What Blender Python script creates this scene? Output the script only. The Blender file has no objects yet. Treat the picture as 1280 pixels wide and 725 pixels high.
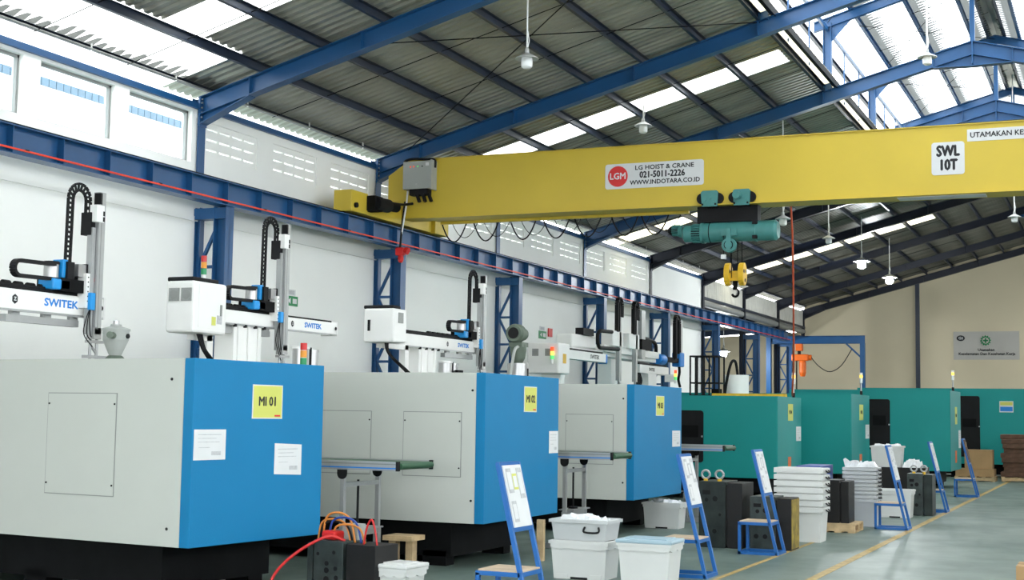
import bpy, bmesh, math, random
from mathutils import Vector, Matrix
random.seed(7)
S = bpy.context.scene
COL = S.collection
pi = math.pi

# ------------------------------------------------------------------ camera
F_PX, YAW, PITCH, ROLL = 1760.05, 0.411423, 0.0875154, 0.0151748
cy_, sy_, cp_, sp_ = math.cos(YAW), math.sin(YAW), math.cos(PITCH), math.sin(PITCH)
fw = Vector((-sy_*cp_, cy_*cp_, sp_)); rt = Vector((cy_, sy_, 0)); up = rt.cross(fw)
c_, s_ = math.cos(ROLL), math.sin(ROLL)
r2 = c_*rt + s_*up; u2 = -s_*rt + c_*up
cam = bpy.data.cameras.new('camera'); cam.sensor_width = 36; cam.lens = F_PX*36/1280
cam.clip_start = .1; cam.clip_end = 500
cob = bpy.data.objects.new('camera', cam); COL.objects.link(cob)
M = Matrix((r2, u2, -fw)).transposed().to_4x4(); M.translation = Vector((0, 0, 1.65))
cob.matrix_world = M
S.camera = cob

# ------------------------------------------------------------------ sky, exposure
SKY = 7.0
w = bpy.data.worlds.new('sky'); S.world = w; w.use_nodes = True
bg = w.node_tree.nodes['Background']
bg.inputs[0].default_value = (.93, .97, 1.0, 1); bg.inputs[1].default_value = SKY
S.view_settings.view_transform = 'Standard'; S.view_settings.look = 'None'
S.view_settings.gamma = 1; S.view_settings.exposure = 0.24
S.view_settings.use_curve_mapping = False
S.cycles.max_bounces = 10; S.cycles.diffuse_bounces = 6; S.cycles.transmission_bounces = 6
S.cycles.transparent_max_bounces = 12
S.cycles.sample_clamp_indirect = 8

# ------------------------------------------------------------------ materials
def lin(r, g, b):
    f = lambda v: (v/255/12.92) if v/255 <= .04045 else ((v/255+.055)/1.055)**2.4
    return (f(r), f(g), f(b))
MATS = {}
def mat(name, col, rough=.5, metal=0., var=.05, scale=3., bump=0., bscale=40., spec=.4, var2=0., scale2=.6, coat=0.):
    m = bpy.data.materials.new(name); m.use_nodes = True
    nt = m.node_tree; N = nt.nodes; L = nt.links
    b = N['Principled BSDF']
    b.inputs['Roughness'].default_value = rough; b.inputs['Metallic'].default_value = metal
    b.inputs['Specular IOR Level'].default_value = spec
    if coat: b.inputs['Coat Weight'].default_value = coat; b.inputs['Coat Roughness'].default_value = .2
    tc = N.new('ShaderNodeTexCoord')
    no = N.new('ShaderNodeTexNoise'); no.inputs['Scale'].default_value = scale; no.inputs['Detail'].default_value = 5
    L.new(tc.outputs['Object'], no.inputs['Vector'])
    rp = N.new('ShaderNodeMapRange'); rp.inputs['From Min'].default_value = .3; rp.inputs['From Max'].default_value = .7
    rp.inputs['To Min'].default_value = 1-var; rp.inputs['To Max'].default_value = 1+var
    L.new(no.outputs['Fac'], rp.inputs['Value'])
    out = rp.outputs[0]
    if var2:
        n2 = N.new('ShaderNodeTexNoise'); n2.inputs['Scale'].default_value = scale2; n2.inputs['Detail'].default_value = 6
        L.new(tc.outputs['Object'], n2.inputs['Vector'])
        r2_ = N.new('ShaderNodeMapRange'); r2_.inputs['From Min'].default_value = .35; r2_.inputs['From Max'].default_value = .65
        r2_.inputs['To Min'].default_value = 1-var2; r2_.inputs['To Max'].default_value = 1+var2
        L.new(n2.outputs['Fac'], r2_.inputs['Value'])
        mu = N.new('ShaderNodeMath'); mu.operation = 'MULTIPLY'
        L.new(out, mu.inputs[0]); L.new(r2_.outputs[0], mu.inputs[1]); out = mu.outputs[0]
    vm = N.new('ShaderNodeVectorMath'); vm.operation = 'SCALE'
    vm.inputs[0].default_value = col[:3]; L.new(out, vm.inputs['Scale'])
    L.new(vm.outputs[0], b.inputs['Base Color'])
    if bump:
        n3 = N.new('ShaderNodeTexNoise'); n3.inputs['Scale'].default_value = bscale; n3.inputs['Detail'].default_value = 4
        L.new(tc.outputs['Object'], n3.inputs['Vector'])
        bp = N.new('ShaderNodeBump'); bp.inputs['Strength'].default_value = bump; bp.inputs['Distance'].default_value = .01
        L.new(n3.outputs['Fac'], bp.inputs['Height']); L.new(bp.outputs[0], b.inputs['Normal'])
    MATS[name] = m
    return m
def emit(name, col, strength):
    m = bpy.data.materials.new(name); m.use_nodes = True
    b = m.node_tree.nodes['Principled BSDF']
    b.inputs['Base Color'].default_value = (*col, 1)
    b.inputs['Emission Color'].default_value = (*col, 1); b.inputs['Emission Strength'].default_value = strength
    return m
def translucent(name, col, refl=.15):
    m = bpy.data.materials.new(name); m.use_nodes = True
    nt = m.node_tree; N = nt.nodes; L = nt.links
    N.remove(N['Principled BSDF'])
    t = N.new('ShaderNodeBsdfTranslucent'); d = N.new('ShaderNodeBsdfDiffuse'); mx = N.new('ShaderNodeMixShader')
    tc = N.new('ShaderNodeTexCoord'); no = N.new('ShaderNodeTexNoise'); no.inputs['Scale'].default_value = 2.
    L.new(tc.outputs['Object'], no.inputs['Vector'])
    rp = N.new('ShaderNodeMapRange'); rp.inputs['To Min'].default_value = .85; rp.inputs['To Max'].default_value = 1.05
    L.new(no.outputs['Fac'], rp.inputs['Value'])
    vm = N.new('ShaderNodeVectorMath'); vm.operation = 'SCALE'; vm.inputs[0].default_value = col
    L.new(rp.outputs[0], vm.inputs['Scale']); L.new(vm.outputs[0], t.inputs['Color'])
    d.inputs['Color'].default_value = (.8, .8, .78, 1)
    mx.inputs[0].default_value = refl
    L.new(t.outputs[0], mx.inputs[1]); L.new(d.outputs[0], mx.inputs[2])
    L.new(mx.outputs[0], N['Material Output'].inputs['Surface'])
    return m
def pane_mat(name, tint, gl=.07):
    m = bpy.data.materials.new(name); m.use_nodes = True
    nt = m.node_tree; N = nt.nodes; L = nt.links
    N.remove(N['Principled BSDF'])
    t = N.new('ShaderNodeBsdfTransparent'); t.inputs[0].default_value = (*tint, 1)
    g = N.new('ShaderNodeBsdfGlossy'); g.inputs['Roughness'].default_value = .05
    mx = N.new('ShaderNodeMixShader'); mx.inputs[0].default_value = gl
    L.new(t.outputs[0], mx.inputs[1]); L.new(g.outputs[0], mx.inputs[2])
    L.new(mx.outputs[0], N['Material Output'].inputs['Surface'])
    return m

BLUE_STEEL = mat('blue painted steel', (.009, .074, .205), .36, var=.08, scale=2, spec=.5)
DARK_PURLIN = mat('dark purlin steel', (.016, .026, .05), .4, var=.1)
NAVY = mat('dark navy steel', (.008, .012, .026), .45, var=.1)
BLACK = mat('black rubber', (.008, .008, .009), .6, var=.2, spec=.2)
DARKSTEEL = mat('dark machine steel', (.004, .0045, .005), .7, var=.3, scale=5, spec=.12)
WALLWHITE = mat('white wall paint', (.86, .87, .84), .8, var=.015, scale=1.2, bump=.1, bscale=30)
WALLBEIGE = mat('beige wall paint', (.72, .63, .45), .85, var=.03, scale=.5, bump=.1)
TRIMWHITE = mat('white trim paint', (.82, .83, .82), .6, var=.02)
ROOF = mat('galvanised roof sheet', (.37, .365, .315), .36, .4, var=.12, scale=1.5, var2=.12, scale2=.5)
ROOFDARK = mat('darker roof sheet', (.17, .165, .14), .4, .4, var=.25, scale=1.5, var2=.2, scale2=.5)  # darker sheet colour for the roof past the monitor
SKYL = translucent('translucent roof sheet', (.84, .84, .80))
SKYA = translucent('aged translucent roof sheet', (.80, .72, .48))
MONI = translucent('translucent monitor sheet', (.86, .88, .88))
GLASS = pane_mat('window glass', (.93, .96, .97))
FLOOR = None
YEL = mat('crane yellow', (.60, .44, .040), .45, var=.04, scale=1, spec=.5)
YELD = mat('hook yellow', (.70, .42, .02), .5, var=.15, scale=8)
MWHITE = mat('machine grey white paint', (.50, .52, .48), .5, var=.015, scale=2, bump=.05, bscale=150)
MBLUE = mat('machine blue paint', (.004, .180, .385), .55, var=.03, scale=2, bump=.15, bscale=120, spec=.25)
TEAL = mat('machine teal paint', (.006, .255, .245), .5, var=.03, scale=1.5, spec=.3)
TEALH = mat('hoist turquoise paint', (.055, .22, .21), .42, var=.08, scale=6, spec=.5)
RWHITE = mat('robot white paint', (.80, .80, .78), .45, var=.02)
ALU = mat('aluminium profile', (.40, .41, .41), .38, .5, var=.04, scale=8)
STEEL = mat('stainless steel', (.45, .45, .45), .32, .8, var=.06)
RBLUE = mat('robot bright blue', (.01, .27, .66), .4, var=.03)
LOGOBLUE = mat('lettering blue', (.01, .20, .62), .5, var=.0)
RED = mat('red paint', (.62, .02, .018), .45, var=.05)
REDBAR = mat('red conductor bar', (.75, .05, .02), .5, var=.05)
ORANGE = mat('orange hoist paint', (.72, .13, .01), .45, var=.08)
ORCABLE = mat('orange cable', (.60, .09, .03), .5)
PAPER = mat('white paper', (.66, .67, .67), .8, var=.03, scale=6)
PAPERGREY = mat('grey print', (.46, .47, .48), .8, var=.15, scale=30)
YSIGN = mat('yellow sign', (.58, .60, .13), .6, var=.02)
INK = mat('black ink', (.015, .015, .018), .6)
SIGNRED = mat('sign red', (.66, .03, .03), .5, var=.02)
SIGNGREEN = mat('sign green', (.01, .22, .07), .5)
BANNERM = mat('banner cloth', (.52, .50, .46), .75, var=.03, scale=2, bump=.4, bscale=2)
BINW = mat('white plastic bin', (.64, .65, .63), .4, var=.03, spec=.5)
BINC = mat('translucent plastic bin', (.52, .54, .54), .35, var=.05, spec=.5)
LIDB = mat('blue grey lid', (.33, .45, .52), .45)
STANDB = mat('stand blue paint', (.009, .115, .38), .45, var=.05)
PLY = mat('plywood', (.56, .43, .30), .7, var=.12, scale=8)
WOOD = mat('pallet wood', (.50, .36, .20), .8, var=.25, scale=7, bump=.3)
DWOOD = mat('dark wood', (.10, .052, .032), .8, var=.3, scale=6)
CARD = mat('cardboard', (.40, .25, .12), .85, var=.08)
MOLD = mat('mould steel', (.013, .021, .019), .5, .2, var=.4, scale=6, bump=.2, bscale=20)
MOLDG = mat('mould grey steel', (.040, .052, .050), .45, .4, var=.4, scale=5, bump=.2)
MOLDB = mat('mould black steel', (.006, .0055, .0055), .55, .1, var=.3, scale=6)
MOLDY = mat('mould yellow worn side', (.28, .20, .03), .6, .2, var=.5, scale=9)
BELT = mat('green belt', (.02, .075, .035), .5, var=.1)
GREYBOX = mat('grey enclosure', (.36, .38, .36), .5, var=.03)
VENTG = mat('grey vent grille', (.28, .29, .28), .5, var=.1, scale=60)
SHADEG = mat('lamp shade grey', (.45, .46, .45), .45, .2, var=.1)
GLOBE = mat('lamp glass white', (.80, .82, .82), .25, var=.03)
LAMPLIT = emit('lit lamp glass', (.92, .97, 1.0), 680)
LED_R = emit('red beacon lit', (.9, .08, .02), .9)
LED_O = emit('amber beacon lit', (1., .62, .10), 1.3)
LED_G = emit('green beacon lit', (.10, .62, .16), .7)
B_RED = mat('red beacon lens', (.55, .02, .02), .3)
B_AMB = mat('amber beacon lens', (.72, .28, .02), .3)
B_GRN = mat('green beacon lens', (.01, .25, .09), .3)
GREENM = mat('loader green paint', (.10, .13, .10), .5, var=.15, scale=8)
PLASTIC = mat('clear plastic sheet', (.70, .72, .74), .25, var=.1, scale=12, spec=.6)
YLINE = mat('yellow floor paint', (.36, .25, .08), .55, var=.18, scale=5, var2=.2, scale2=14)
BLUEPANE = mat('blue facade glass', (.055, .105, .15), .2, var=.15, scale=3)
FACADE = mat('white facade', (.86, .87, .87), .8, var=.02)
GROUND = mat('outside concrete', (.46, .46, .44), .9, var=.08)
GUTTER = mat('gutter grey', (.25, .26, .25), .5, var=.1)
CLADW = mat('cladding pale', (.60, .59, .54), .55, .1, var=.1)
DARKROOM = mat('dim annex paint', (.42, .43, .42), .85, var=.05)
COPPER = mat('orange hose', (.62, .22, .04), .45)
REDHOSE = mat('red hose', (.62, .03, .03), .4)
BLUEHOSE = mat('blue hose', (.02, .06, .30), .4)
PINKW = mat('wrapped bag', (.70, .60, .58), .6, var=.2, scale=12)

# glossy painted floor with worn patches
def floor_mat():
    m = bpy.data.materials.new('green epoxy floor'); m.use_nodes = True
    nt = m.node_tree; N = nt.nodes; L = nt.links; b = N['Principled BSDF']
    tc = N.new('ShaderNodeTexCoord')
    mp = N.new('ShaderNodeMapping'); mp.inputs['Scale'].default_value = (1.2, .45, 1)
    L.new(tc.outputs['Object'], mp.inputs['Vector'])
    n1 = N.new('ShaderNodeTexNoise'); n1.inputs['Scale'].default_value = .8; n1.inputs['Detail'].default_value = 8; n1.inputs['Roughness'].default_value = .62
    L.new(mp.outputs[0], n1.inputs['Vector'])
    cr = N.new('ShaderNodeValToRGB')
    cr.color_ramp.elements[0].position = .34; cr.color_ramp.elements[0].color = (.072, .116, .098, 1)
    cr.color_ramp.elements[1].position = .66; cr.color_ramp.elements[1].color = (.155, .200, .176, 1)
    L.new(n1.outputs['Fac'], cr.inputs[0]); L.new(cr.outputs[0], b.inputs['Base Color'])
    n2 = N.new('ShaderNodeTexNoise'); n2.inputs['Scale'].default_value = 1.6; n2.inputs['Detail'].default_value = 6
    L.new(tc.outputs['Object'], n2.inputs['Vector'])
    mr = N.new('ShaderNodeMapRange'); mr.inputs['To Min'].default_value = .34; mr.inputs['To Max'].default_value = .58
    L.new(n2.outputs['Fac'], mr.inputs['Value']); L.new(mr.outputs[0], b.inputs['Roughness'])
    b.inputs['Specular IOR Level'].default_value = .5
    return m
FLOOR = floor_mat()

# ------------------------------------------------------------------ mesh helpers
class MB:
    def __init__(s): s.v = []; s.f = []; s.sm = []
    def face(s, idx, sm=False): s.f.append(idx); s.sm.append(sm)
    def poly(s, pts, sm=False):
        n = len(s.v); s.v += [tuple(p) for p in pts]; s.face(tuple(range(n, n+len(pts))), sm); return s
    def hexa(s, p):   # 8 points: bottom 4 ccw, top 4 ccw
        n = len(s.v); s.v += [tuple(q) for q in p]
        for q in ((3, 2, 1, 0), (4, 5, 6, 7), (0, 1, 5, 4), (1, 2, 6, 5), (2, 3, 7, 6), (3, 0, 4, 7)):
            s.face(tuple(n+i for i in q))
        return s
    def box(s, x0, x1, y0, y1, z0, z1):
        return s.hexa([(x0, y0, z0), (x1, y0, z0), (x1, y1, z0), (x0, y1, z0), (x0, y0, z1), (x1, y0, z1), (x1, y1, z1), (x0, y1, z1)])
    def taper(s, cx, cy, z0, z1, ax, ay, bx, by):   # frustum: half sizes a at z0, b at z1
        return s.hexa([(cx-ax, cy-ay, z0), (cx+ax, cy-ay, z0), (cx+ax, cy+ay, z0), (cx-ax, cy+ay, z0),
                       (cx-bx, cy-by, z1), (cx+bx, cy-by, z1), (cx+bx, cy+by, z1), (cx-bx, cy+by, z1)])
    def prism(s, pts, d):   # pts: planar 3d polygon, d: extrusion vector
        d = Vector(d); k = len(pts); n = len(s.v)
        a = [Vector(p) for p in pts]
        s.v += [tuple(p) for p in a] + [tuple(p+d) for p in a]
        s.face(tuple(range(n+k-1, n-1, -1))); s.face(tuple(range(n+k, n+2*k)))
        for i in range(k):
            j = (i+1) % k; s.face((n+i, n+j, n+k+j, n+k+i))
        return s
    def bar(s, p0, p1, wa, wb, upv=(0, 0, 1)):   # square bar between points; wa across, wb along upv
        p0 = Vector(p0); p1 = Vector(p1); d = (p1-p0).normalized(); u = Vector(upv)
        a = d.cross(u)
        if a.length < 1e-4: a = d.cross(Vector((1, 0, 0)))
        a.normalize(); b = a.cross(d).normalized()
        a *= wa/2; b *= wb/2
        q = [p0-a-b, p0+a-b, p0+a+b, p0-a+b, p1-a-b, p1+a-b, p1+a+b, p1-a+b]
        return s.hexa(q)
    def cyl(s, p0, p1, r, n=14, r1=None, caps=True, sm=True):
        p0 = Vector(p0); p1 = Vector(p1); d = (p1-p0).normalized()
        a = d.cross(Vector((0, 0, 1)))
        if a.length < 1e-3: a = Vector((1, 0, 0))
        a.normalize(); b = d.cross(a)
        if r1 is None: r1 = r
        k = len(s.v); c0 = []; c1 = []
        for i in range(n):
            t = 2*pi*i/n; e = a*math.cos(t)+b*math.sin(t)
            c0.append(tuple(p0+e*r)); c1.append(tuple(p1+e*r1))
        s.v += c0+c1
        for i in range(n):
            j = (i+1) % n; s.face((k+i, k+j, k+n+j, k+n+i), sm)
        if caps:
            k = len(s.v); s.v += c0+c1
            s.face(tuple(range(k+n-1, k-1, -1))); s.face(tuple(range(k+n, k+2*n)))
        return s
    def tube(s, pts, r, n=6):
        pts = [Vector(p) for p in pts]; rings = []
        if 4 <= len(pts) <= 8:      # round a coarse path
            q = [pts[0]]
            for i in range(len(pts)-1):
                a, b, c, d = pts[max(i-1, 0)], pts[i], pts[i+1], pts[min(i+2, len(pts)-1)]
                for t in (.2, .4, .6, .8, 1.):
                    q.append(.5*((2*b)+(c-a)*t+(2*a-5*b+4*c-d)*t*t+(3*b-a-3*c+d)*t**3))
            pts = q
        pa = None
        for i, p in enumerate(pts):
            d = (pts[min(i+1, len(pts)-1)]-pts[max(i-1, 0)]).normalized()
            if pa is None:
                a = d.cross(Vector((0, 0, 1)))
                if a.length < 1e-2: a = d.cross(Vector((1, 0, 0)))
            else: a = pa-d*pa.dot(d)
            a.normalize(); pa = a; b = d.cross(a)
            k = len(s.v)
            for j in range(n):
                t = 2*pi*j/n; s.v.append(tuple(p+(a*math.cos(t)+b*math.sin(t))*r))
            rings.append(k)
        for i in range(len(rings)-1):
            for j in range(n):
                m = (j+1) % n
                s.face((rings[i]+j, rings[i]+m, rings[i+1]+m, rings[i+1]+j), True)
        s.face(tuple(rings[0]+j for j in range(n-1, -1, -1))); s.face(tuple(rings[-1]+j for j in range(n)))
        return s
    def torus(s, c, axis, R, r, n=18, m=8, a0=0., a1=2*pi):
        c = Vector(c); ax = Vector(axis).normalized(); a = ax.cross(Vector((0, 0, 1)))
        if a.length < 1e-3: a = Vector((1, 0, 0))
        a.normalize(); b = ax.cross(a)
        return s.tube([c+(a*math.cos(t)+b*math.sin(t))*R for t in [a0+(a1-a0)*i/n for i in range(n+1)]], r, m)
    def lathe(s, c, prof, n=20, axis='z'):   # prof: list (r,h)
        c = Vector(c)
        def ringpts(r, h):
            o = []
            for j in range(n):
                t = 2*pi*j/n
                p = {'z': (r*math.cos(t), r*math.sin(t), h), 'x': (h, r*math.cos(t), r*math.sin(t)), 'y': (r*math.sin(t), h, r*math.cos(t))}[axis]
                o.append(tuple(c+Vector(p)))
            return o
        for i in range(len(prof)-1):      # every band has its own rings: crisp profile, smooth round
            k = len(s.v); s.v += ringpts(*prof[i])+ringpts(*prof[i+1])
            for j in range(n):
                m = (j+1) % n
                s.face((k+j, k+m, k+n+m, k+n+j), True)
        k = len(s.v); s.v += ringpts(*prof[0]); s.face(tuple(k+j for j in range(n-1, -1, -1)))
        k = len(s.v); s.v += ringpts(*prof[-1]); s.face(tuple(k+j for j in range(n)))
        return s
    def ibeam(s, p0, p1, h, wd, tf=.014, tw=.010, upv=(0, 0, 1)):
        p0 = Vector(p0); p1 = Vector(p1); d = (p1-p0).normalized(); u = Vector(upv); a = d.cross(u).normalized(); b = a.cross(d)
        s.bar(p0, p1, tw, h, upv)
        for q in (h/2-tf/2, -h/2+tf/2): s.bar(p0+b*q, p1+b*q, wd, tf, upv)
        return s
    def mesh(s, name, m, bev=0.):
        me = bpy.data.meshes.new(name); me.from_pydata(s.v, [], s.f)
        me.polygons.foreach_set('use_smooth', s.sm)
        if bev:
            bm = bmesh.new(); bm.from_mesh(me)
            bmesh.ops.remove_doubles(bm, verts=bm.verts, dist=1e-5)
            ed = [e for e in bm.edges if len(e.link_faces) == 2 and e.calc_face_angle(0) > .5]
            bmesh.ops.bevel(bm, geom=ed, offset=bev, segments=2, affect='EDGES', profile=.5)
            bm.to_mesh(me); bm.free()
        me.materials.append(m); me.update()
        return me
    def build(s, name, m, parent=None, bev=0., loc=None):
        return put(name, s.mesh(name, m, bev), parent, loc)
def put(name, me, parent=None, loc=None, rz=0.):
    o = bpy.data.objects.new(name, me); COL.objects.link(o)
    if parent: o.parent = parent
    if loc: o.location = loc
    if rz: o.rotation_euler = (0, 0, rz)
    return o
def tag(o, label=None, cat=None, group=None, kind=None):
    if label: o['label'] = label
    if cat: o['category'] = cat
    if group: o['group'] = group
    if kind: o['kind'] = kind
    return o
def thing(name, label, cat, loc=(0, 0, 0), rz=0., group=None):
    o = bpy.data.objects.new(name, None); COL.objects.link(o); o.empty_display_size = .2
    o.location = loc; o.rotation_euler = (0, 0, rz)
    return tag(o, label, cat, group)
def struct(name, label=None, loc=(0, 0, 0)):
    o = bpy.data.objects.new(name, None); COL.objects.link(o); o.location = loc
    return tag(o, label, kind='structure')
def copy_tree(o, parent=None, loc=None, rz=None, label=None):
    c = o.copy(); COL.objects.link(c); c.parent = parent
    for ch in o.children: copy_tree(ch, c)
    if loc is not None: c.location = loc
    if rz is not None: c.rotation_euler = (0, 0, rz)
    if label: c['label'] = label
    return c
FACE_X = Matrix(((0, 0, 1), (1, 0, 0), (0, 1, 0)))     # reads from +x, right is +y
FACE_NY = Matrix(((1, 0, 0), (0, 0, -1), (0, 1, 0)))   # reads from -y, right is +x
FACE_PY = Matrix(((-1, 0, 0), (0, 0, 1), (0, 1, 0)))
def text(name, body, size, loc, face, m, parent, xs=1., bold=0., align='CENTER'):
    cu = bpy.data.curves.new('tmp', 'FONT'); cu.body = body; cu.size = size
    cu.align_x = align; cu.align_y = 'CENTER'; cu.extrude = .0008; cu.resolution_u = 2
    ob = bpy.data.objects.new('tmp', cu)
    COL.objects.link(ob)
    dg = bpy.context.evaluated_depsgraph_get()
    me = bpy.data.meshes.new_from_object(ob.evaluated_get(dg))
    bpy.data.objects.remove(ob); bpy.data.curves.remove(cu)
    if bold:
        bm = bmesh.new()
        for dx, dy in ((bold, 0), (-bold, 0), (0, bold), (0, -bold), (bold*.5, 0), (-bold*.5, 0)):
            k = len(bm.verts); bm.from_mesh(me); bm.verts.ensure_lookup_table()
            for v in bm.verts[k:]: v.co.x += dx/xs; v.co.y += dy; v.co.z += .00025*k/max(1, len(me.vertices))
        bm.to_mesh(me); bm.free()
    me.transform(face.to_4x4() @ Matrix.Diagonal((xs, 1, 1, 1)))
    me.name = name; me.materials.clear(); me.materials.append(m)
    return put(name, me, parent, loc)
def rrect(w_, h_, r, n=5):   # rounded rectangle outline (2d)
    o = []
    for cx, cy, a in ((w_/2-r, h_/2-r, 0), (-w_/2+r, h_/2-r, 90), (-w_/2+r, -h_/2+r, 180), (w_/2-r, -h_/2+r, 270)):
        for i in range(n+1):
            t = math.radians(a+90*i/n); o.append((cx+r*math.cos(t), cy+r*math.sin(t)))
    return o
def plate(mb, face, c, pts, th):   # extrude 2d outline on a facing direction
    c = Vector(c); nrm = face @ Vector((0, 0, 1))
    mb.prism([c+face @ Vector((x, y, 0)) for x, y in pts], nrm*th); return mb

# ------------------------------------------------------------------ building dimensions
XW, XR_, XA = -13.9, 8.2, -2.85          # left wall, right wall, ridge
SL = .268
Y0, Y1 = -11.1, 66.5
FR = [18.9+6*i for i in range(-4, 8)]    # portal frames along the hall
def zr(x): return 6.75+SL*(min(x, 2*XA-x)-XW)      # top of rafter
def zu(x): return 11.38-.28*abs(x-XA)              # top of monitor rafter
XM0, XM1 = -5.92, .22                    # monitor posts
YM = 44.0                                # the monitor ends here, the plain ridge goes on

# ------------------------------------------------------------------ floor and ground
fl = MB().box(-28, XR_+.2, Y0, Y1+.2, -.2, 0).build('floor', FLOOR); tag(fl, 'worn green grey painted concrete hall floor', kind='structure')
gr = MB().box(-90, 60, -90, 110, -.5, -.22).build('outside_ground', GROUND); tag(gr, 'pale concrete yard around the hall', kind='structure')
o = MB().box(-3.05, -2.95, 8, 62, 0, .003).build('trim_1', YLINE); tag(o, 'long yellow aisle line painted on the floor', kind='structure')
o = MB().box(-3.90, -3.84, 13.5, 19.2, 0, .003).build('trim_2', YLINE); tag(o, 'short yellow line painted beside the stacked crates', kind='structure')

# ------------------------------------------------------------------ left wall
wl = struct('wall_left', 'white side wall under and above the crane runway')
MB().box(XW-.2, XW, Y0, FR[9], 0, 5.62).build('wall_base', WALLWHITE, wl)
MB().box(XW, XW+.03, Y0, FR[9], 4.70, 4.78).build('ledge', WALLWHITE, wl)
slot = MB()    # ventilation block panel 1.5 x .56 with 3 x 4 slots
PW, PH = 1.5, .56
rows = [(.09, .120), (.26, .290), (.43, .460)]
cols = [(.06+.36*i, .06+.36*i+.29) for i in range(4)]
zs = 0
for a, b in rows:
    slot.box(-.105, -.025, 0, PW, zs, a)
    ys = 0
    for c0, c1 in cols:
        slot.box(-.105, -.025, ys, c0, a, b); ys = c1
    slot.box(-.105, -.025, ys, PW, a, b); zs = b
slot.box(-.105, -.025, 0, PW, zs, PH)
for a, b in rows:
    for c0, c1 in cols: slot.hexa([(-.08, c0, a-.002), (-.025, c0, a-.012), (-.025, c1, a-.012), (-.08, c1, a-.002), (-.08, c0, a+.002), (-.025, c0, a-.004), (-.025, c1, a-.004), (-.08, c1, a+.002)])
SLOTME = slot.mesh('vent_panel', WALLWHITE)
WTOP = 6.56
nwin = 0
for k in range(len(FR)-1):
    ya, yb = FR[k], FR[k+1]
    if ya >= FR[9]-.1: break
    if yb <= 19:           # glazed bays
        op = [(.30, 1.93), (2.27, 3.87), (4.20, 5.78)]; za, zb = 5.66, 6.50
    elif yb <= 43.5:
        op = [(.17, 1.67), (2.17, 3.67), (4.17, 5.67)]; za, zb = 5.84, 6.40
    else: op = []; za, zb = 5.66, 5.66
    m = MB(); y = ya
    if op:
        for a, b in op:
            m.box(XW-.2, XW, y, ya+a, 5.62, WTOP); y = ya+b
            m.box(XW-.2, XW, ya+a, ya+b, 5.62, za); m.box(XW-.2, XW, ya+a, ya+b, zb, WTOP)
        m.box(XW-.2, XW, y, yb, 5.62, WTOP)
    else: m.box(XW-.2, XW, ya, yb, 5.62, WTOP)
    m.build('upper_wall', WALLWHITE, wl)
    for a, b in op:
        if yb <= 19:
            nwin += 1
            wn = struct('window_%d' % nwin, 'clerestory window in the white wall above the runway')
            f = MB()
            for q in ((a, a+.04, za, zb), (b-.04, b, za, zb)): f.box(XW-.14, XW-.08, ya+q[0], ya+q[1], q[2], q[3])
            f.box(XW-.14, XW-.08, ya+a, ya+b, za, za+.03); f.box(XW-.14, XW-.08, ya+a, ya+b, zb-.04, zb)
            f.build('window_frame', GUTTER, wn)
            MB().box(XW-.115, XW-.109, ya+a+.03, ya+b-.03, za+.02, zb-.03).build('pane', GLASS, wn)
        else:
            put('vent_panel', SLOTME, wl, (XW, ya+a, za))
o = MB(); o.box(XW-.06, XW+.02, FR[0], FR[9], WTOP, WTOP+.10)
o.box(XW-.02, XW+.06, FR[0], FR[9], WTOP-.01, WTOP+.008)
o.build('eave_strut', BLUE_STEEL, wl)

# bays past the end of the wall: cladding over an opening into an annex
cl = struct('wall_annex', 'corrugated cladding above the opening past the white wall')
m = MB(); y = FR[9]; n = len(m.v)
prof = []
while y < Y1:
    prof += [(y, 0), (y+.05, 0), (y+.07, .035), (y+.15, .035), (y+.17, 0)]; y += .20
for i in range(len(prof)-1):
    (a, da), (b, db) = prof[i], prof[i+1]
    m.poly([(XW-.05+da, a, 5.93), (XW-.05+db, b, 5.93), (XW-.05+db, b, 6.66), (XW-.05+da, a, 6.66)])
m.build('cladding_sheet', CLADW, cl)
MB().box(XW-.02, XW+.05, FR[9], Y1, 5.86, 5.95).build('girt', DARK_PURLIN, cl)
MB().cyl((XW-.05, FR[9], 5.72), (XW-.05, Y1, 5.72), .12).build('gutter_pipe', GUTTER, cl)
MB().box(XW-.10, XW-.02, FR[9], Y1, 5.35, 5.50).build('girt', DARK_PURLIN, cl)
MB().box(-28, -27.8, FR[9]-3, Y1, 0, 5.2).build('annex_wall', DARKROOM, cl)
MB().hexa([(-28, FR[9]-3, 4.9), (XW-.08, FR[9]-3, 5.86), (XW-.08, Y1, 5.86), (-28, Y1, 4.9), (-28, FR[9]-3, 5.0), (XW-.08, FR[9]-3, 5.96), (XW-.08, Y1, 5.96), (-28, Y1, 5.0)]).build('annex_roof', ROOF, cl)
MB().box(-28, XW-.2, FR[9]-3.2, FR[9]-3, 0, 5.2).build('annex_partition', DARKROOM, cl)
for y in (48.9, 54.9, 60.9): MB().ibeam((XW-.03, y, 0), (XW-.03, y, 6.7), .22, .20, upv=(1, 0, 0)).build('annex_column', NAVY, cl)
for yy in range(3): MB().bar((-28, FR[9]+3+6*yy, 4.79), (XW-.1, FR[9]+3+6*yy, 5.75), .15, .25).build('annex_rafter', DARK_PURLIN, cl)

# ------------------------------------------------------------------ back wall
m = MB()
pts = [(-28, Y1, 0), (XR_, Y1, 0), (XR_, Y1, zr(XR_)+.15), (XA, Y1, zr(XA)+.15), (XW, Y1, zr(XW)+.15), (XW-.01, Y1, 5.7), (-28, Y1, 5.0)]
m.prism(pts, (0, .2, 0))
wb = m.build('wall_back', WALLBEIGE); tag(wb, 'beige gable wall closing the far end', kind='structure')
o = MB().box(-8.78, -8.60, Y1-.14, Y1, 0, 8.1).build('trim_3', DARK_PURLIN); tag(o, 'dark steel post standing against the beige end wall', kind='structure')

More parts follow.
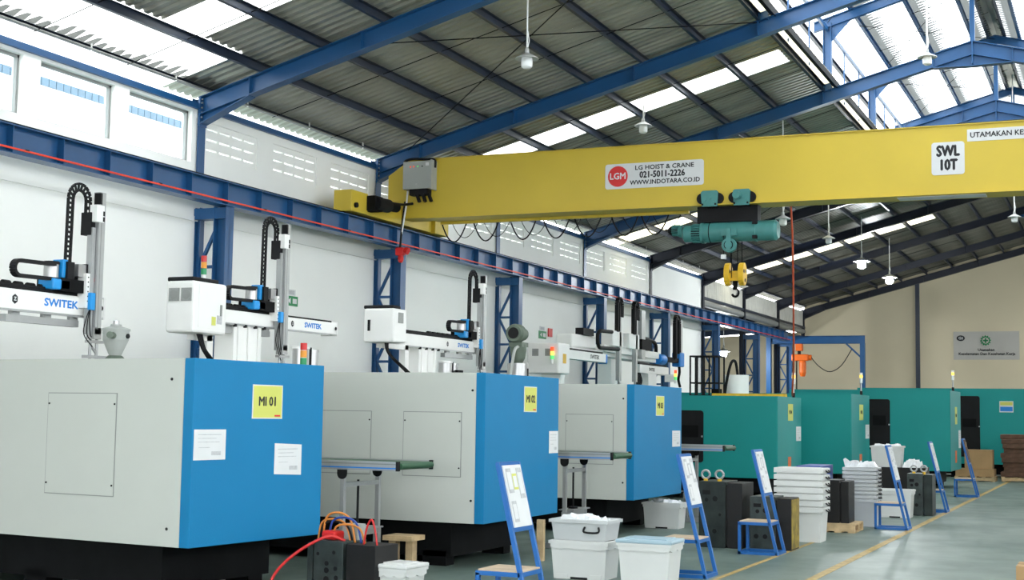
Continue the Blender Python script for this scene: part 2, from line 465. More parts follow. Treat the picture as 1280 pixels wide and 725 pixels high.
# right wall (behind the right edge of the view)
wr = struct('wall_right', 'white side wall on the other side of the hall')
MB().box(XR_, XR_+.2, Y0, Y1, 0, 3.4).build('wall_base', WALLWHITE, wr)
for k in range(len(FR)-1):
    MB().box(XR_, XR_+.2, FR[k]-.5, FR[k]+(.5 if FR[k] < 24 else 6), 3.4, WTOP).build('wall_pier', WALLWHITE, wr)
MB().box(XR_, XR_+.2, Y0, Y1, WTOP, 6.75).build('wall_head', WALLWHITE, wr)

# near end wall behind the camera, with a wide open gate
wn_ = struct('wall_front', 'near end wall with a wide open gate')
MB().prism([(XW-.2, Y0, 5.0), (XR_+.2, Y0, 5.0), (XR_+.2, Y0, 6.9), (XA, Y0, zu(XA)), (XW-.2, Y0, 6.9)], (0, -.2, 0)).build('gable', WALLWHITE, wn_)
MB().box(XW-.2, -11.5, Y0-.2, Y0, 0, 5.0).build('gate_pier', WALLWHITE, wn_)
MB().box(6.5, XR_+.2, Y0-.2, Y0, 0, 5.0).build('gate_pier', WALLWHITE, wn_)

# ------------------------------------------------------------------ portal frames
def rafter(m, xa, xb, zf, y, dep, wd=.2, tf=.014, tw=.012):
    a = Vector((xa, y, zf(xa)-dep/2)); b = Vector((xb, y, zf(xb)-dep/2))
    m.prism([(xa, y-tw/2, zf(xa)-dep), (xb, y-tw/2, zf(xb)-dep), (xb, y-tw/2, zf(xb)), (xa, y-tw/2, zf(xa))], (0, tw, 0))
    for q in (0, -dep+tf):
        m.prism([(xa, y-wd/2, zf(xa)+q-tf), (xb, y-wd/2, zf(xb)+q-tf), (xb, y-wd/2, zf(xb)+q), (xa, y-wd/2, zf(xa)+q)], (0, wd, 0))
DEP = .30
fr_src = None; far_me = {}
for k, y in enumerate(FR + [Y1-.15]):
    if fr_src is None:
        fr_src = struct('portal_frame', 'blue steel portal frame across the hall', (0, 0, 0))
        P = fr_src
        for sgn in (0, 1):
            mx = (lambda x: x) if sgn == 0 else (lambda x: 2*XA-x)
            m = MB(); rafter(m, mx(XW+.02), XA, zr, 0, DEP); m.build('rafter', BLUE_STEEL, P)
            # eave haunch
            m = MB()
            xa, xb = XW+.02, XW+1.0
            m.prism([(mx(xa), -.006, zr(xa)-DEP), (mx(xb), -.006, zr(xb)-DEP), (mx(xa), -.006, 6.30)], (0, .012, 0))
            m.prism([(mx(xa), -.1, 6.29), (mx(xb), -.1, zr(xb)-DEP-.012), (mx(xb), -.1, zr(xb)-DEP), (mx(xa), -.1, 6.304)], (0, .2, 0))
            m.build('haunch', BLUE_STEEL, P)
            # ridge haunch
            m = MB()
            xc = -3.66
            m.prism([(mx(xc), -.006, zr(xc)-DEP), (XA, -.006, zr(XA)-DEP), (XA, -.006, zr(xc)-DEP-.02)], (0, .012, 0))
            m.prism([(mx(xc), -.1, zr(xc)-DEP-.014), (XA, -.1, zr(xc)-DEP-.034), (XA, -.1, zr(xc)-DEP-.02), (mx(xc), -.1, zr(xc)-DEP)], (0, .2, 0))
            m.build('ridge_haunch', BLUE_STEEL, P)
            for x in (XW+1.0, -10.85, -8.4, -6.02, -3.66):
                q = SL*.05
                MB().box(mx(x)-.006, mx(x)+.006, -.098, .098, zr(x)-DEP+.01, zr(x)-.01).build('stiffener', BLUE_STEEL, P)
            # upper column and end plate
            MB().ibeam((mx(XW-.03), 0, 5.3), (mx(XW-.03), 0, 6.74), .14, .20, upv=(1, 0, 0)).build('column', BLUE_STEEL, P)
            MB().box(mx(XW+.05)-.012, mx(XW+.05)+.012, -.1, .1, 6.27, 6.76).build('end_plate', BLUE_STEEL, P)
            for zz in (6.34, 6.42, 6.50, 6.58, 6.66, 6.72):
                for yy in (-.06, .06):
                    MB().cyl((mx(XW+.06), yy, zz), (mx(XW+.085), yy, zz), .014, 6).build('bolt', GUTTER, P)
            # monitor
            xm = mx(XM0)
            MB().ibeam((xm, 0, zr(XM0)-.02), (xm, 0, zu(XM0)-.12), .18, .16, upv=(1, 0, 0)).build('monitor_post', BLUE_STEEL, P)
            m = MB(); rafter(m, mx(XM0-.3), XA, zu, 0, .22, .14); m.build('monitor_rafter', BLUE_STEEL, P)
            MB().prism([(mx(XM0+.08), -.006, zu(XM0)-.55), (mx(XM0+.55), -.006, zu(XM0+.55)-.2), (mx(XM0+.08), -.006, zu(XM0)-.2)], (0, .012, 0)).build('gusset', BLUE_STEEL, P)
        MB().box(XA-.012, XA+.012, -.1, .1, zr(XA)-.5, zr(XA)+.01).build('ridge_plate', BLUE_STEEL, P)
        MB().box(XA-.05, XA+.05, -.05, .05, zr(XA), zu(XA)-.2).build('king_post', BLUE_STEEL, P)
        P.location = (0, y, 0)
    else:
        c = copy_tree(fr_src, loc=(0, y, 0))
        if y > 42:  # frames past here use darker navy; monitor and ridge parts stay blue
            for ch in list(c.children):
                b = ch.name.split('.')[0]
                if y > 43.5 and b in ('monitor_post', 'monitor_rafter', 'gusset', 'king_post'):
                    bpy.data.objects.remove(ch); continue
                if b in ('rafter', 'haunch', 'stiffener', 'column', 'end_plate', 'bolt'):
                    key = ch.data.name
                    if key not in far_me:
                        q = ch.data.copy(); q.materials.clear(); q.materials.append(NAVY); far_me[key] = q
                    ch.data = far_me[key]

# ------------------------------------------------------------------ roof
ce = struct('ceiling', 'corrugated sheet roof on dark purlins with translucent strips')
PUR = [-13.82+1.112*i for i in range(8)]
def channel(m, x, z, ya, yb, h=.15, wd=.065):
    m.box(x-.004, x+.004, ya, yb, z, z+h); m.box(x-.004, x+wd, ya, yb, z, z+.006); m.box(x-.004, x+wd, ya, yb, z+h-.006, z+h)
for i, x in enumerate(PUR):
    m = MB(); channel(m, x, zr(x)+(.002 if i else .085), Y0, Y1, .15 if i else .065); m.build('purlin', DARK_PURLIN, ce)
    m = MB(); channel(m, 2*XA-x, zr(x)+.002, Y0, Y1); m.build('purlin', DARK_PURLIN, ce)
for x in (-6.5, -5.45, -4.4, -3.4, -3.05):
    for s in (0, 1):
        m = MB(); channel(m, x if not s else 2*XA-x, zu(x)+.002, Y0, YM, .12 if x < -3.1 else .16); m.build('monitor_purlin', BLUE_STEEL if x > -6 and x < -3.2 else DARK_PURLIN, ce)
for x in (-4.92, -3.81, -3.0):
    for s in (0, 1):
        m = MB(); channel(m, x if not s else 2*XA-x, zr(x)+.002, YM, Y1); m.build('purlin', DARK_PURLIN, ce)
SW = 1.012
def sheet_mesh(name, xa, xb, zf, mt, per=SW/5, hgt=.042):
    m = MB(); pr = []
    for i in range(5):
        y = i*per; pr += [(y, 0), (y+per*.45, 0), (y+per*.58, hgt), (y+per*.87, hgt)]
    pr.append((SW, 0))
    for i in range(len(pr)-1):
        (a, da), (b, db) = pr[i], pr[i+1]
        m.poly([(xa, a, zf(xa)+da), (xa, b, zf(xa)+db), (xb, b, zf(xb)+db), (xb, a, zf(xb)+da)])
    return m.mesh(name, mt)
zs_ = lambda x: zr(x)+.155
zus = lambda x: zu(x)+.125
XS0, XS1 = XW-.30, -6.0
me_full = sheet_mesh('roof_sheet', XS0, XS1, zs_, ROOF)
me_sky = sheet_mesh('skylight_sheet', XS0, XS1-.22, zs_, SKYL)
me_skya = sheet_mesh('skylight_sheet', XS0, XS1-.22, zs_, SKYA)
me_cap = sheet_mesh('roof_sheet', XS1-.22, XS1, zs_, ROOF)
me_lowsky = sheet_mesh('skylight_sheet', XS0, PUR[1]+.05, zs_, SKYL)
me_upper = sheet_mesh('roof_sheet', PUR[1]+.05, XS1, zs_, ROOF)
me_right = sheet_mesh('roof_sheet', 2*XA-XS1, 2*XA-XS0, zs_, ROOF)
me_rsky = sheet_mesh('skylight_sheet', 2*XA-XS1, 2*XA-XS0, zs_, SKYL)
me_mon_l = sheet_mesh('monitor_sheet', XM0-.75, XA-.12, zus, MONI)
me_mon_r = sheet_mesh('monitor_sheet', XA+.12, XM1+.75, zus, MONI)
me_fullx = sheet_mesh('roof_sheet', XS0, XA, zs_, ROOFDARK)
me_capx = sheet_mesh('roof_sheet', XS1-.22, XA, zs_, ROOFDARK)
me_rightx = sheet_mesh('roof_sheet', XA, 2*XA-XS0, zs_, ROOFDARK)
SKYN = (3, 7, 11, 15, 27, 38, 50, 62)
n = 0
while 27.35+(n-38)*SW < Y1:
    y = 27.35+(n-38)*SW
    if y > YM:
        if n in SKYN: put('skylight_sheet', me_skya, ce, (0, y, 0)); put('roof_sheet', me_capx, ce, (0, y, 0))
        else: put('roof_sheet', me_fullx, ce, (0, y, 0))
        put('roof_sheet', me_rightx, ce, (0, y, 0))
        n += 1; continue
    if n in SKYN:
        put('skylight_sheet', me_sky if y < 36 else me_skya, ce, (0, y, 0)); put('roof_sheet', me_cap, ce, (0, y, 0)); put('skylight_sheet', me_rsky, ce, (0, y, 0))
    elif 19 <= n <= 28:
        put('skylight_sheet', me_lowsky, ce, (0, y, 0)); put('roof_sheet', me_upper, ce, (0, y, 0)); put('roof_sheet', me_right, ce, (0, y, 0))
    else:
        put('roof_sheet', me_full, ce, (0, y, 0)); put('roof_sheet', me_right, ce, (0, y, 0))
    put('monitor_sheet', me_mon_l, ce, (0, y, 0)); put('monitor_sheet', me_mon_r, ce, (0, y, 0))
    n += 1
# monitor kerb, fascia, glazing rails and ridge
for s in (0, 1):
    mx = (lambda x: x) if s == 0 else (lambda x: 2*XA-x)
    MB().poly([(mx(-6.02), Y0, zs_(-6.02)), (mx(-6.02), YM, zs_(-6.02)), (mx(-5.72), YM, zs_(-5.72)), (mx(-5.72), Y0, zs_(-5.72))]).build('kerb_flashing', SKYA, ce)
    MB().box(min(mx(-5.78), mx(-5.70)), max(mx(-5.78), mx(-5.70)), Y0, YM, zr(-6)+.06, zr(-6)+.20).build('kerb_beam', BLACK, ce)
    MB().box(mx(-5.92)-.03, mx(-5.92)+.03, Y0, YM, zu(XM0)-.30, zu(XM0)-.22).build('monitor_rail', BLUE_STEEL, ce)
    for k in range(len(FR)):
        for q in (2, 4):
            if FR[k]+q > YM: continue
            MB().box(mx(-5.92)-.015, mx(-5.92)+.015, FR[k]+q-.015, FR[k]+q+.015, zr(-6)+.12, zu(XM0)-.2).build('monitor_mullion', BLUE_STEEL, ce)
MB().prism([(XA-.2, Y0, zus(XA)-.02), (XA, Y0, zus(XA)+.06), (XA+.2, Y0, zus(XA)-.02), (XA, Y0, zus(XA)+.03)], (0, YM-Y0, 0)).build('ridge_cap', ROOF, ce)
MB().prism([(XM0-.7, YM, zr(XM0)), (XM1+.7, YM, zr(XM1)), (XM1+.7, YM, zu(XM1)-.1), (XA, YM, zu(XA)+.08), (XM0-.7, YM, zu(XM0)-.1)], (0, .01, 0)).build('monitor_gable', SKYL, ce)
for q in (-1.6, 0., 1.6): MB().box(XA+q-.03, XA+q+.03, YM-.05, YM-.01, zr(XA)-.6, zu(XA)-.3-abs(q)*.2).build('gable_bar', BLUE_STEEL, ce)
FRINGEM = translucent('grey sheet fringe', (.085, .088, .085))  # grey toothed strips just under the translucent sheets, beside the purlins
for s in (0, 1):
    mx = (lambda x: x) if s == 0 else (lambda x: 2*XA-x)
    for x in (-5.45, -4.4, -3.4):
        m = MB(); y = Y0; rnd = random.Random(int(-x*10))
        while y < 44:
            d = rnd.uniform(.30, .48); e = .20
            m.poly([(mx(x+.02), y, zus(x+.02)-.006), (mx(x+.02), y+.2024, zus(x+.02)-.006), (mx(x+e), y+.2024, zus(x+e)-.006), (mx(x+e), y, zus(x+e)-.006)])
            m.poly([(mx(x+e), y, zus(x+e)-.006), (mx(x+e), y+.19, zus(x+e)-.006), (mx(x+d), y+.13, zus(x+d)-.006), (mx(x+d), y+.05, zus(x+d)-.006)]); y += .2024
        m.build('sheet_fringe', FRINGEM, ce)
m = MB(); y = 8.; rnd = random.Random(11)
while y < 19:
    d = rnd.uniform(.12, .30); x = PUR[0]+.04
    m.poly([(x, y, zs_(x)-.006), (x, y+.20, zs_(x)-.006), (x+d, y+.13, zs_(x+d)-.006), (x+d*.9, y+.05, zs_(x+d*.9)-.006)]); y += .2024
m.build('sheet_fringe', FRINGEM, ce)
# sag rods and wind bracing
for k in range(2, len(FR)):
    for q in (2., 4.):
        y = FR[k]+q
        if y < Y1: MB().cyl((PUR[0], y, zr(PUR[0])+.06), (PUR[7], y, zr(PUR[7])+.06), .008, 5).build('sag_rod', BLACK, ce)
        if y < YM: MB().cyl((XM0, y, zu(XM0)+.05), (XA, y, zu(XA)+.05), .007, 5).build('sag_rod', BLACK, ce)
for (xa, ya, xb, yb) in ((-11.4, 18.9, -6.0, 24.9), (-6.0, 18.9, -9.6, 21.9), (-9.6, 21.9, -13.2, 24.9), (-6.0, 36.9, -11.0, 42.9), (-11.0, 36.9, -6.0, 42.9)):
    MB().cyl((xa, ya, zr(xa)-.02), (xb, yb, zr(xb)-.02), .010, 5).build('brace_rod', BLACK, ce)
for y in (24.9, 30.9, 36.9):
    MB().cyl((XM0, y, zu(XM0)-.1), (XA, y+6, zu(XA)-.1), .008, 5).build('brace_rod', BLACK, ce)
    MB().cyl((XA, y, zu(XA)-.1), (XM0, y+6, zu(XM0)-.1), .008, 5).build('brace_rod', BLACK, ce)
# eave conduit with hangers
MB().cyl((XW+.16, 6, 6.86), (XW+.16, FR[9], 6.86), .018, 8).build('eave_conduit', GUTTER, ce)
m = MB()
for i in range(22): m.box(XW+.15, XW+.17, 8+2*i, 8.02+2*i, 6.83, 6.95)
m.build('conduit_hanger', TRIMWHITE, ce)

# neighbouring building seen through the clerestory windows
nb = thing('neighbour_building', 'white building with a band of blue windows outside the clerestory', 'building', (-34, 20, -.22))
MB().box(-8, 0, -34, 40, 0, 17).build('wall', FACADE, nb)
MB().prism([(0.6, -34, 17), (-8, -34, 20), (-8, -34, 20.2), (.6, -34, 17.2)], (0, 74, 0)).build('roof', FACADE, nb)
for i in range(60):
    MB().box(0, .04, 9+.37*i, 9+.37*i+.34, 12.88, 13.17).build('window', BLUEPANE, nb)

# ------------------------------------------------------------------ crane runway
RX = -13.32
rw = thing('crane_runway_beam', 'long blue crane runway beam with stiffeners along the white wall', 'beam', (RX, 20, 4.92))
m = MB(); ya, yb = -8-20, 60.3-20
m.box(-.006, .006, ya, yb, .012, .372); m.build('web', BLUE_STEEL, rw)
MB().box(-.12, .12, ya, yb, .372, .388).build('top_flange', BLUE_STEEL, rw)
MB().box(-.12, .12, ya, yb, 0, .014).build('bottom_flange', BLUE_STEEL, rw)
MB().box(-.03, .03, ya, yb, .388, .43).build('rail', DARKSTEEL, rw)
stm = MB().box(.006, .115, -.005, .005, .014, .372).mesh('stiffener', BLUE_STEEL)
y = 10.13
while y < 60:
    put('stiffener', stm, rw, (0, y-20, 0)); y += .96
MB().box(.125, .15, ya, yb, .052, .076).build('conductor_bar', REDBAR, rw)
m = MB(); y = 11.4
while y < 60: m.box(.11, .155, y-20-.03, y-20+.03, .07, .085); y += 2.8
m.build('conductor_clip', BLACK, rw)

# lattice columns
def lattice_column(y, lab):
    t = thing('lattice_column', lab, 'column', (-13.6, y, 0), 0, 'lattice columns under the crane runway')
    MB().ibeam((-.24, 0, 0), (-.24, 0, 4.92), .10, .12, .01, .008, (1, 0, 0)).build('chord', BLUE_STEEL, t)
    m = MB().ibeam((.23, 0, 0), (.23, 0, 4.92), .24, .22, .014, .010, (1, 0, 0)); m.build('chord', BLUE_STEEL, t)
    MB().box(-.28, .34, -.1, .1, 4.72, 4.90).build('cap_girder', BLUE_STEEL, t)
    z = 4.6; k = 0
    while z > .5:
        if k % 2 == 0:
            MB().bar((.10, 0, z-.02), (-.20, 0, z-.62), .05, .05, (0, 1, 0)).build('brace', BLUE_STEEL, t)
            MB().bar((.10, 0, z-.65), (-.20, 0, z-.65), .05, .05, (0, 1, 0)).build('brace', BLUE_STEEL, t)
        else:
            MB().bar((-.20, 0, z-.04), (.10, 0, z-.62), .05, .05, (0, 1, 0)).build('brace', BLUE_STEEL, t)
            MB().bar((.10, 0, z-.65), (-.20, 0, z-.65), .05, .05, (0, 1, 0)).build('brace', BLUE_STEEL, t)
        z -= .65; k += 1
    MB().box(-.34, .4, -.2, .2, 0, .02).build('base_plate', BLUE_STEEL, t)
    return t
LL = ['blue lattice column carrying the runway behind the robot with the ribbed grey vents', 'blue lattice column behind the robot cabinet with a black door handle',
      'blue lattice column beside the green vacuum loader', 'blue lattice column just left of the twin upright robot arms',
      'blue lattice column behind the robot arm with blue joints', 'dark blue lattice column at the end of the white wall',
      'dark blue lattice column beside the hanging hook', 'dark blue lattice column joined to the blue gantry']
for lab, y in zip(LL, [18.9+6*i for i in range(8)]): lattice_column(y, lab)

# ------------------------------------------------------------------ overhead crane
cr = thing('overhead_crane', 'yellow overhead bridge crane spanning the hall', 'crane', (-13.3, 24.6, 5.35))
def gx(x): return x+13.3
GB, GT = .13, 1.29      # girder bottom / top above rail
XE = 7.4
m = MB()
out = [(-13.47, .13+.0), (-12.9, GB), (XE, GB), (XE, GT), (-13.02, GT), (-13.47, 1.0)]
m.prism([(gx(x), 0, z) for x, z in out], (0, .5, 0)); m.build('girder', YEL, cr)
MB().box(gx(-12.6), gx(XE), -.05, .55, GB-.02, GB+.0).build('bottom_flange', YEL, cr)
MB().box(gx(-13.0), gx(XE), -.03, .53, GT, GT+.015).build('top_flange', YEL, cr)
# end truck
et = MB().box(-.13, .13, -2.1, 1.95, .02, .34).build('end_truck', YEL, cr)
MB().box(-.16, .22, -2.12, -1.50, .0, .40).build('truck_head', YEL, et, bev=.01)
MB().box(-.16, .22, 1.35, 1.97, .0, .36).build('truck_head', YEL, et, bev=.01)
for y in (-1.75, 1.65): MB().cyl((-.06, y, .10), (.06, y, .10), .10, 16).build('wheel', DARKSTEEL, et)
MB().cyl((.22, -1.98, .12), (.27, -1.98, .12), .05, 10).build('buffer', BLACK, et)
et2 = MB().box(-.13, .13, -2.1, 1.95, .02, .34).build('end_truck', YEL, cr, loc=(20.7, 0, 0))
dm = MB().cyl((.35, -1.45, .22), (.35, -.95, .24), .13, 18).build('drive_motor', BLACK, cr)
MB().cyl((.35, -.95, .24), (.35, -.60, .26), .095, 18).build('motor_cap', DARKSTEEL, dm)
MB().box(.15, .40, -1.55, -1.25, .08, .36).build('gearbox', DARKSTEEL, dm)
MB().tube([(.35, -.6, .33), (.33, -.3, .36), (.35, -.1, .40), (.4, -.02, .42)], .03).build('motor_cable', BLACK, cr)
# control cabinet
cb = MB().box(gx(-13.03), gx(-12.42), -.22, .0, .68, 1.23).build('control_cabinet', GREYBOX, cr, bev=.008)
MB().box(gx(-12.42), gx(-12.39), -.24, .0, .66, 1.24).build('cabinet_side', GREYBOX, cb)
for i, (x, mm) in enumerate(((-12.86, LED_R), (-12.79, LED_R), (-12.70, LED_G), (-12.60, BLACK))):
    MB().cyl((gx(x), -.225, 1.12), (gx(x), -.235, 1.12), .014, 10).build('indicator', mm, cb)
MB().box(gx(-12.53), gx(-12.46), -.224, -.22, 1.13, 1.19).build('cabinet_label', PAPER, cb)
MB().cyl((gx(-12.73), -.22, .77), (gx(-12.73), -.23, .77), .016, 10).build('cabinet_lock', STEEL, cb)
MB().box(gx(-12.90), gx(-12.50), -.18, .0, .56, .69).build('cable_duct', BLACK, cr)
for i in range(3): MB().bar((gx(-12.74+.13*i), -.16, .58), (gx(-12.68+.13*i), -.16, .42), .05, .07, (0, 1, 0)).build('resistor', BLACK, cr)
MB().tube([(gx(-13.05), -.1, 1.1), (gx(-13.06), -.1, 1.25), (gx(-12.9), -.1, 1.30), (gx(-12.6), -.1, 1.28), (gx(-12.4), -.1, 1.26), (gx(-12.38), -.1, 1.1)], .025).build('cabinet_cable', BLACK, cr)
MB().tube([(gx(-12.98), -.1, .66), (gx(-12.99), -.12, .4), (gx(-13.02), -.15, .1), (gx(-13.06), -.18, -.25), (gx(-13.08), -.18, -.49)], .018).build('siren_cable', TRIMWHITE, cr)
MB().tube([(gx(-13.03), -.1, .45), (gx(-13.05), -.15, .1), (gx(-13.06), -.18, -.25), (gx(-13.08), -.18, -.49)], .022).build('siren_cable', BLACK, cr)
sr = MB().box(gx(-13.16), gx(-12.98), -.24, -.12, -.63, -.47).build('siren', RED, cr, bev=.02)
MB().lathe((gx(-13.06), -.18, -.63), [(.05, 0), (.06, -.06), (.05, -.11), (.03, -.14)], 12).build('siren_lens', RED, sr)
MB().cyl((gx(-12.97), -.18, -.52), (gx(-12.90), -.18, -.55), .06, 12, .075).build('siren_horn', RED, sr)
# festoon cable loops under the girder
fx = [-12.55, -11.85, -11.05, -10.35, -9.7, -8.95, -8.35, -7.75]
MB().box(gx(-12.55), gx(-7.4), .52, .60, .06, .115).build('festoon_track', YEL, cr)
for i in range(7):
    a, b = gx(fx[i]), gx(fx[i]+.56); d = .40+.05*((i*3) % 3)
    pts = [(a+(b-a)*t, .58, .10-d*(1-(2*t-1)**2)) for t in [j/12 for j in range(13)]]
    MB().tube(pts, .014).build('festoon_cable', BLACK, cr)
    a2, b2 = gx(fx[i]+.22), gx(fx[i]+.80)
    pts = [(a2+(b2-a2)*t, .595, .10-(d-.08)*(1-(2*t-1)**2)) for t in [j/12 for j in range(13)]]
    MB().tube(pts, .007).build('festoon_cable', BLACK, cr)
# signs on the girder
sg = MB(); cx, cz = gx(-7.91), .735
plate(sg, FACE_NY, (cx, -.002, cz), rrect(1.90, .47, .05), .006)
sp = sg.build('maker_sign', PAPER, cr)
MB().cyl((cx-.70, -.008, cz), (cx-.70, -.012, cz), .195, 28).build('logo_disc', SIGNRED, sp)
text('logo_letters', 'LGM', .17, (cx-.70, -.014, cz), FACE_NY, PAPER, sp, .95, .004)
text('sign_text', 'LG HOIST & CRANE', .115, (cx+.20, -.010, cz+.14), FACE_NY, INK, sp, 1.12, .003)
text('sign_text', '021-5011-2226', .165, (cx+.16, -.010, cz+.005), FACE_NY, INK, sp, .86, .006)
text('sign_text', 'WWW.INDOTARA.CO.ID', .115, (cx+.21, -.010, cz-.135), FACE_NY, INK, sp, 1.02, .003)
sg = MB(); cx, cz = gx(-2.69), .73
plate(sg, FACE_NY, (cx, -.002, cz), rrect(.54, .56, .05), .006); sp = sg.build('load_sign', PAPER, cr)
text('sign_text', 'SWL', .255, (cx, -.010, cz+.12), FACE_NY, INK, sp, .74, .012)
text('sign_text', '10T', .255, (cx, -.010, cz-.12), FACE_NY, INK, sp, .74, .012)
sg = MB(); plate(sg, FACE_NY, (gx(-1.10), -.002, 1.10), rrect(2.55, .205, .004, 1), .006); sp = sg.build('safety_sign', PAPER, cr)
text('sign_text', 'UTAMAKAN KESELAMATAN KERJA', .125, (gx(-2.33), -.010, 1.10), FACE_NY, INK, sp, .98, .003, 'LEFT')
sg = MB(); sg.box(gx(-3.55), gx(-2.1), .08, .42, GB-.03, GB-.021); sg.build('underside_label', PAPER, cr)

# electric wire rope hoist
ho = thing('electric_hoist', 'turquoise electric wire rope hoist under the yellow girder', 'hoist', (-6.5, 24.85, 5.0))
DR = .185
MB().lathe((0, 0, 0), [(DR, -.50), (DR, .42)], 28, 'x').build('drum_housing', TEALH, ho)
MB().lathe((0, 0, 0), [(DR+.012, .42), (DR+.012, .46), (DR, .47), (DR, .80), (.15, .85), (.02, .86)], 28, 'x').build('gear_cover', TEALH, ho)
m = MB(); m.lathe((0, 0, 0), [(DR+.015, -.56), (DR+.015, -.50)], 28, 'x'); m.build('drum_flange', TEALH, ho)
MB().lathe((-.74, 0, -.01), [(.148, -.0), (.148, .20)], 24, 'x').build('motor_core', DARKSTEEL, ho)
m = MB()
for i in range(24):
    t = 2*pi*i/24; m.bar((-.73, .16*math.cos(t), -.01+.16*math.sin(t)), (-.56, .16*math.cos(t), -.01+.16*math.sin(t)), .018, .03, (0, math.cos(t), math.sin(t)))
m.build('hoist_motor', TEALH, ho)
MB().lathe((-.90, 0, -.01), [(.10, -.02), (.155, .02), (.155, .17)], 24, 'x').build('motor_end_bell', TEALH, ho)
MB().lathe((-1.12, 0, .06), [(.05, -.08), (.085, -.03), (.085, .14)], 18, 'x').build('motor_core', DARKSTEEL, ho)
MB().lathe((-1.0, 0, .04), [(.10, 0), (.12, .08)], 18, 'x').build('motor_flange', TEALH, ho)
m = MB()
for i in range(16):
    t = 2*pi*i/16; m.bar((-1.12, .095*math.cos(t), .06+.095*math.sin(t)), (-.98, .095*math.cos(t), .06+.095*math.sin(t)), .012, .02, (0, math.cos(t), math.sin(t)))
m.build('slow_motor', TEALH, ho)
for x in (-.40, .44): MB().lathe((x, 0, 0), [(DR+.004, 0), (DR+.004, .016)], 28, 'x').build('drum_band', DARKSTEEL, ho)
MB().box(.42, .50, -DR-.03, -DR+.05, .10, .17).build('clamp_lug', BLACK, ho)
MB().box(.42, .50, -DR-.02, -DR+.05, -.16, -.10).build('clamp_lug', BLACK, ho)
MB().box(-.62, .50, -.12, .12, .17, .46).build('trolley_frame', BLACK, ho)
for i, x in enumerate((-.33, .26)):
    m = MB(); plate(m, FACE_NY, (x, -.31, .60), [(-.16, .09), (-.13, .12), (.13, .12), (.16, .09), (.14, -.17), (-.14, -.17)], .035)
    sp = m.build('trolley_plate', TEALH, ho)
    for q in (-.15, .15): MB().cyl((x+q, -.26, .58), (x+q, -.31, .58), .10, 18).build('trolley_wheel', BLACK, sp)
    for q in (-.08, .02, .09): MB().cyl((x+q, -.335, .58-.5*abs(q)), (x+q, -.36, .58-.5*abs(q)), .018, 8).build('bolt', TEALH, sp)
    for q in (-.13, .11): MB().cyl((x+q, -.335, .47), (x+q, -.35, .47), .02, 8).build('bolt', BLACK, sp)
    m = MB(); plate(m, FACE_PY, (x, .34, .60), [(-.16, .09), (-.13, .12), (.13, .12), (.16, .09), (.14, -.17), (-.14, -.17)], .035)
    sp = m.build('trolley_plate', TEALH, ho)
    for q in (-.15, .15): MB().cyl((x+q, .27, .58), (x+q, .34, .58), .10, 18).build('trolley_wheel', BLACK, sp)
    MB().box(x-.10, x+.10, -.30, .34, .43, .46).build('trolley_yoke', BLACK, ho)
MB().cyl((.20, -.36, .60), (.20, -.50, .60), .07, 14).build('travel_motor', TEALH, ho)
MB().box(-.14, .14, -.24, -.06, -.10, .02).build('rope_guide', TEALH, ho)
sv = MB().box(-.04, .04, -.28, -.22, -.36, .02).build('sheave_bracket', TEALH, ho)
MB().lathe((0, -.20, -.27), [(.13, -.05), (.11, -.02), (.11, .02), (.13, .05)], 24, 'y').build('sheave', TEALH, sv)
MB().lathe((0, -.26, -.27), [(.085, -.004), (.085, .004)], 20, 'y').build('sheave_face', DARKSTEEL, sv)
MB().lathe((0, -.266, -.27), [(.07, -.004), (.07, .004)], 20, 'y').build('sheave_hub', TEALH, sv)
MB().cyl((-.10, -.21, -.08), (-.10, -.21, -.45), .006, 6).build('switch_cable', BLACK, ho)
MB().box(-.14, -.06, -.26, -.18, -.52, -.44).build('limit_switch', PAPER, ho)
for x, y in ((.02, -.1), (.09, .05), (.16, .1), (-.04, .05)): MB().cyl((x, y, -.15), (x, y, -.85), .008, 6).build('wire_rope', DARKSTEEL, ho)
hb = thing('hook_block', 'yellow twin sheave hook block hanging from the hoist', 'hook', (-6.44, 24.85, 3.70))
for s, x in ((-1, -.13), (1, .13)):
    m = MB()
    m.prism([(x-.05+.0, .16*math.cos(t)-.0, .52+.21*math.sin(t)) for t in [2*pi*i/20 for i in range(20)]], (.10, 0, 0)); sp = m.build('sheave_cover', YELD, hb, bev=.012)
    for i in range(3):
        t = .6+2.1*i; MB().cyl((x+.05*1.0, .09*math.cos(t), .52+.11*math.sin(t)), (x+.056, .09*math.cos(t), .52+.11*math.sin(t)), .035, 10).build('cover_hole', BLACK, sp)
        MB().cyl((x-.056, .09*math.cos(t), .52+.11*math.sin(t)), (x-.05, .09*math.cos(t), .52+.11*math.sin(t)), .035, 10).build('cover_hole', BLACK, sp)
MB().box(-.10, .10, -.05, .05, .40, .58).build('crosshead', YELD, hb)
MB().cyl((0, 0, .40), (0, 0, .24), .045, 12).build('shank', DARKSTEEL, hb)
hk = [(0, 0, .27)]+[(.06*math.sin(t), 0, .185+.07*math.cos(t)) for t in [math.radians(a) for a in range(10, 260, 20)]]
MB().tube(hk, .022, 10).build('hook', DARKSTEEL, hb)
MB().tube([(.02, -.02, .26), (.04, -.02, .2), (.03, -.02, .14)], .010).build('safety_latch', STEEL, hb)
pc = MB().tube([(-5.47, 25.05, 5.44), (-5.52, 25.4, 4.9), (-5.70, 26.3, 3.9), (-5.98, 27.6, 2.75), (-6.25, 28.7, 2.10)], .018)
tag(pc.build('pendant_cable', ORCABLE), 'orange control cable hanging from the yellow girder', 'cable')

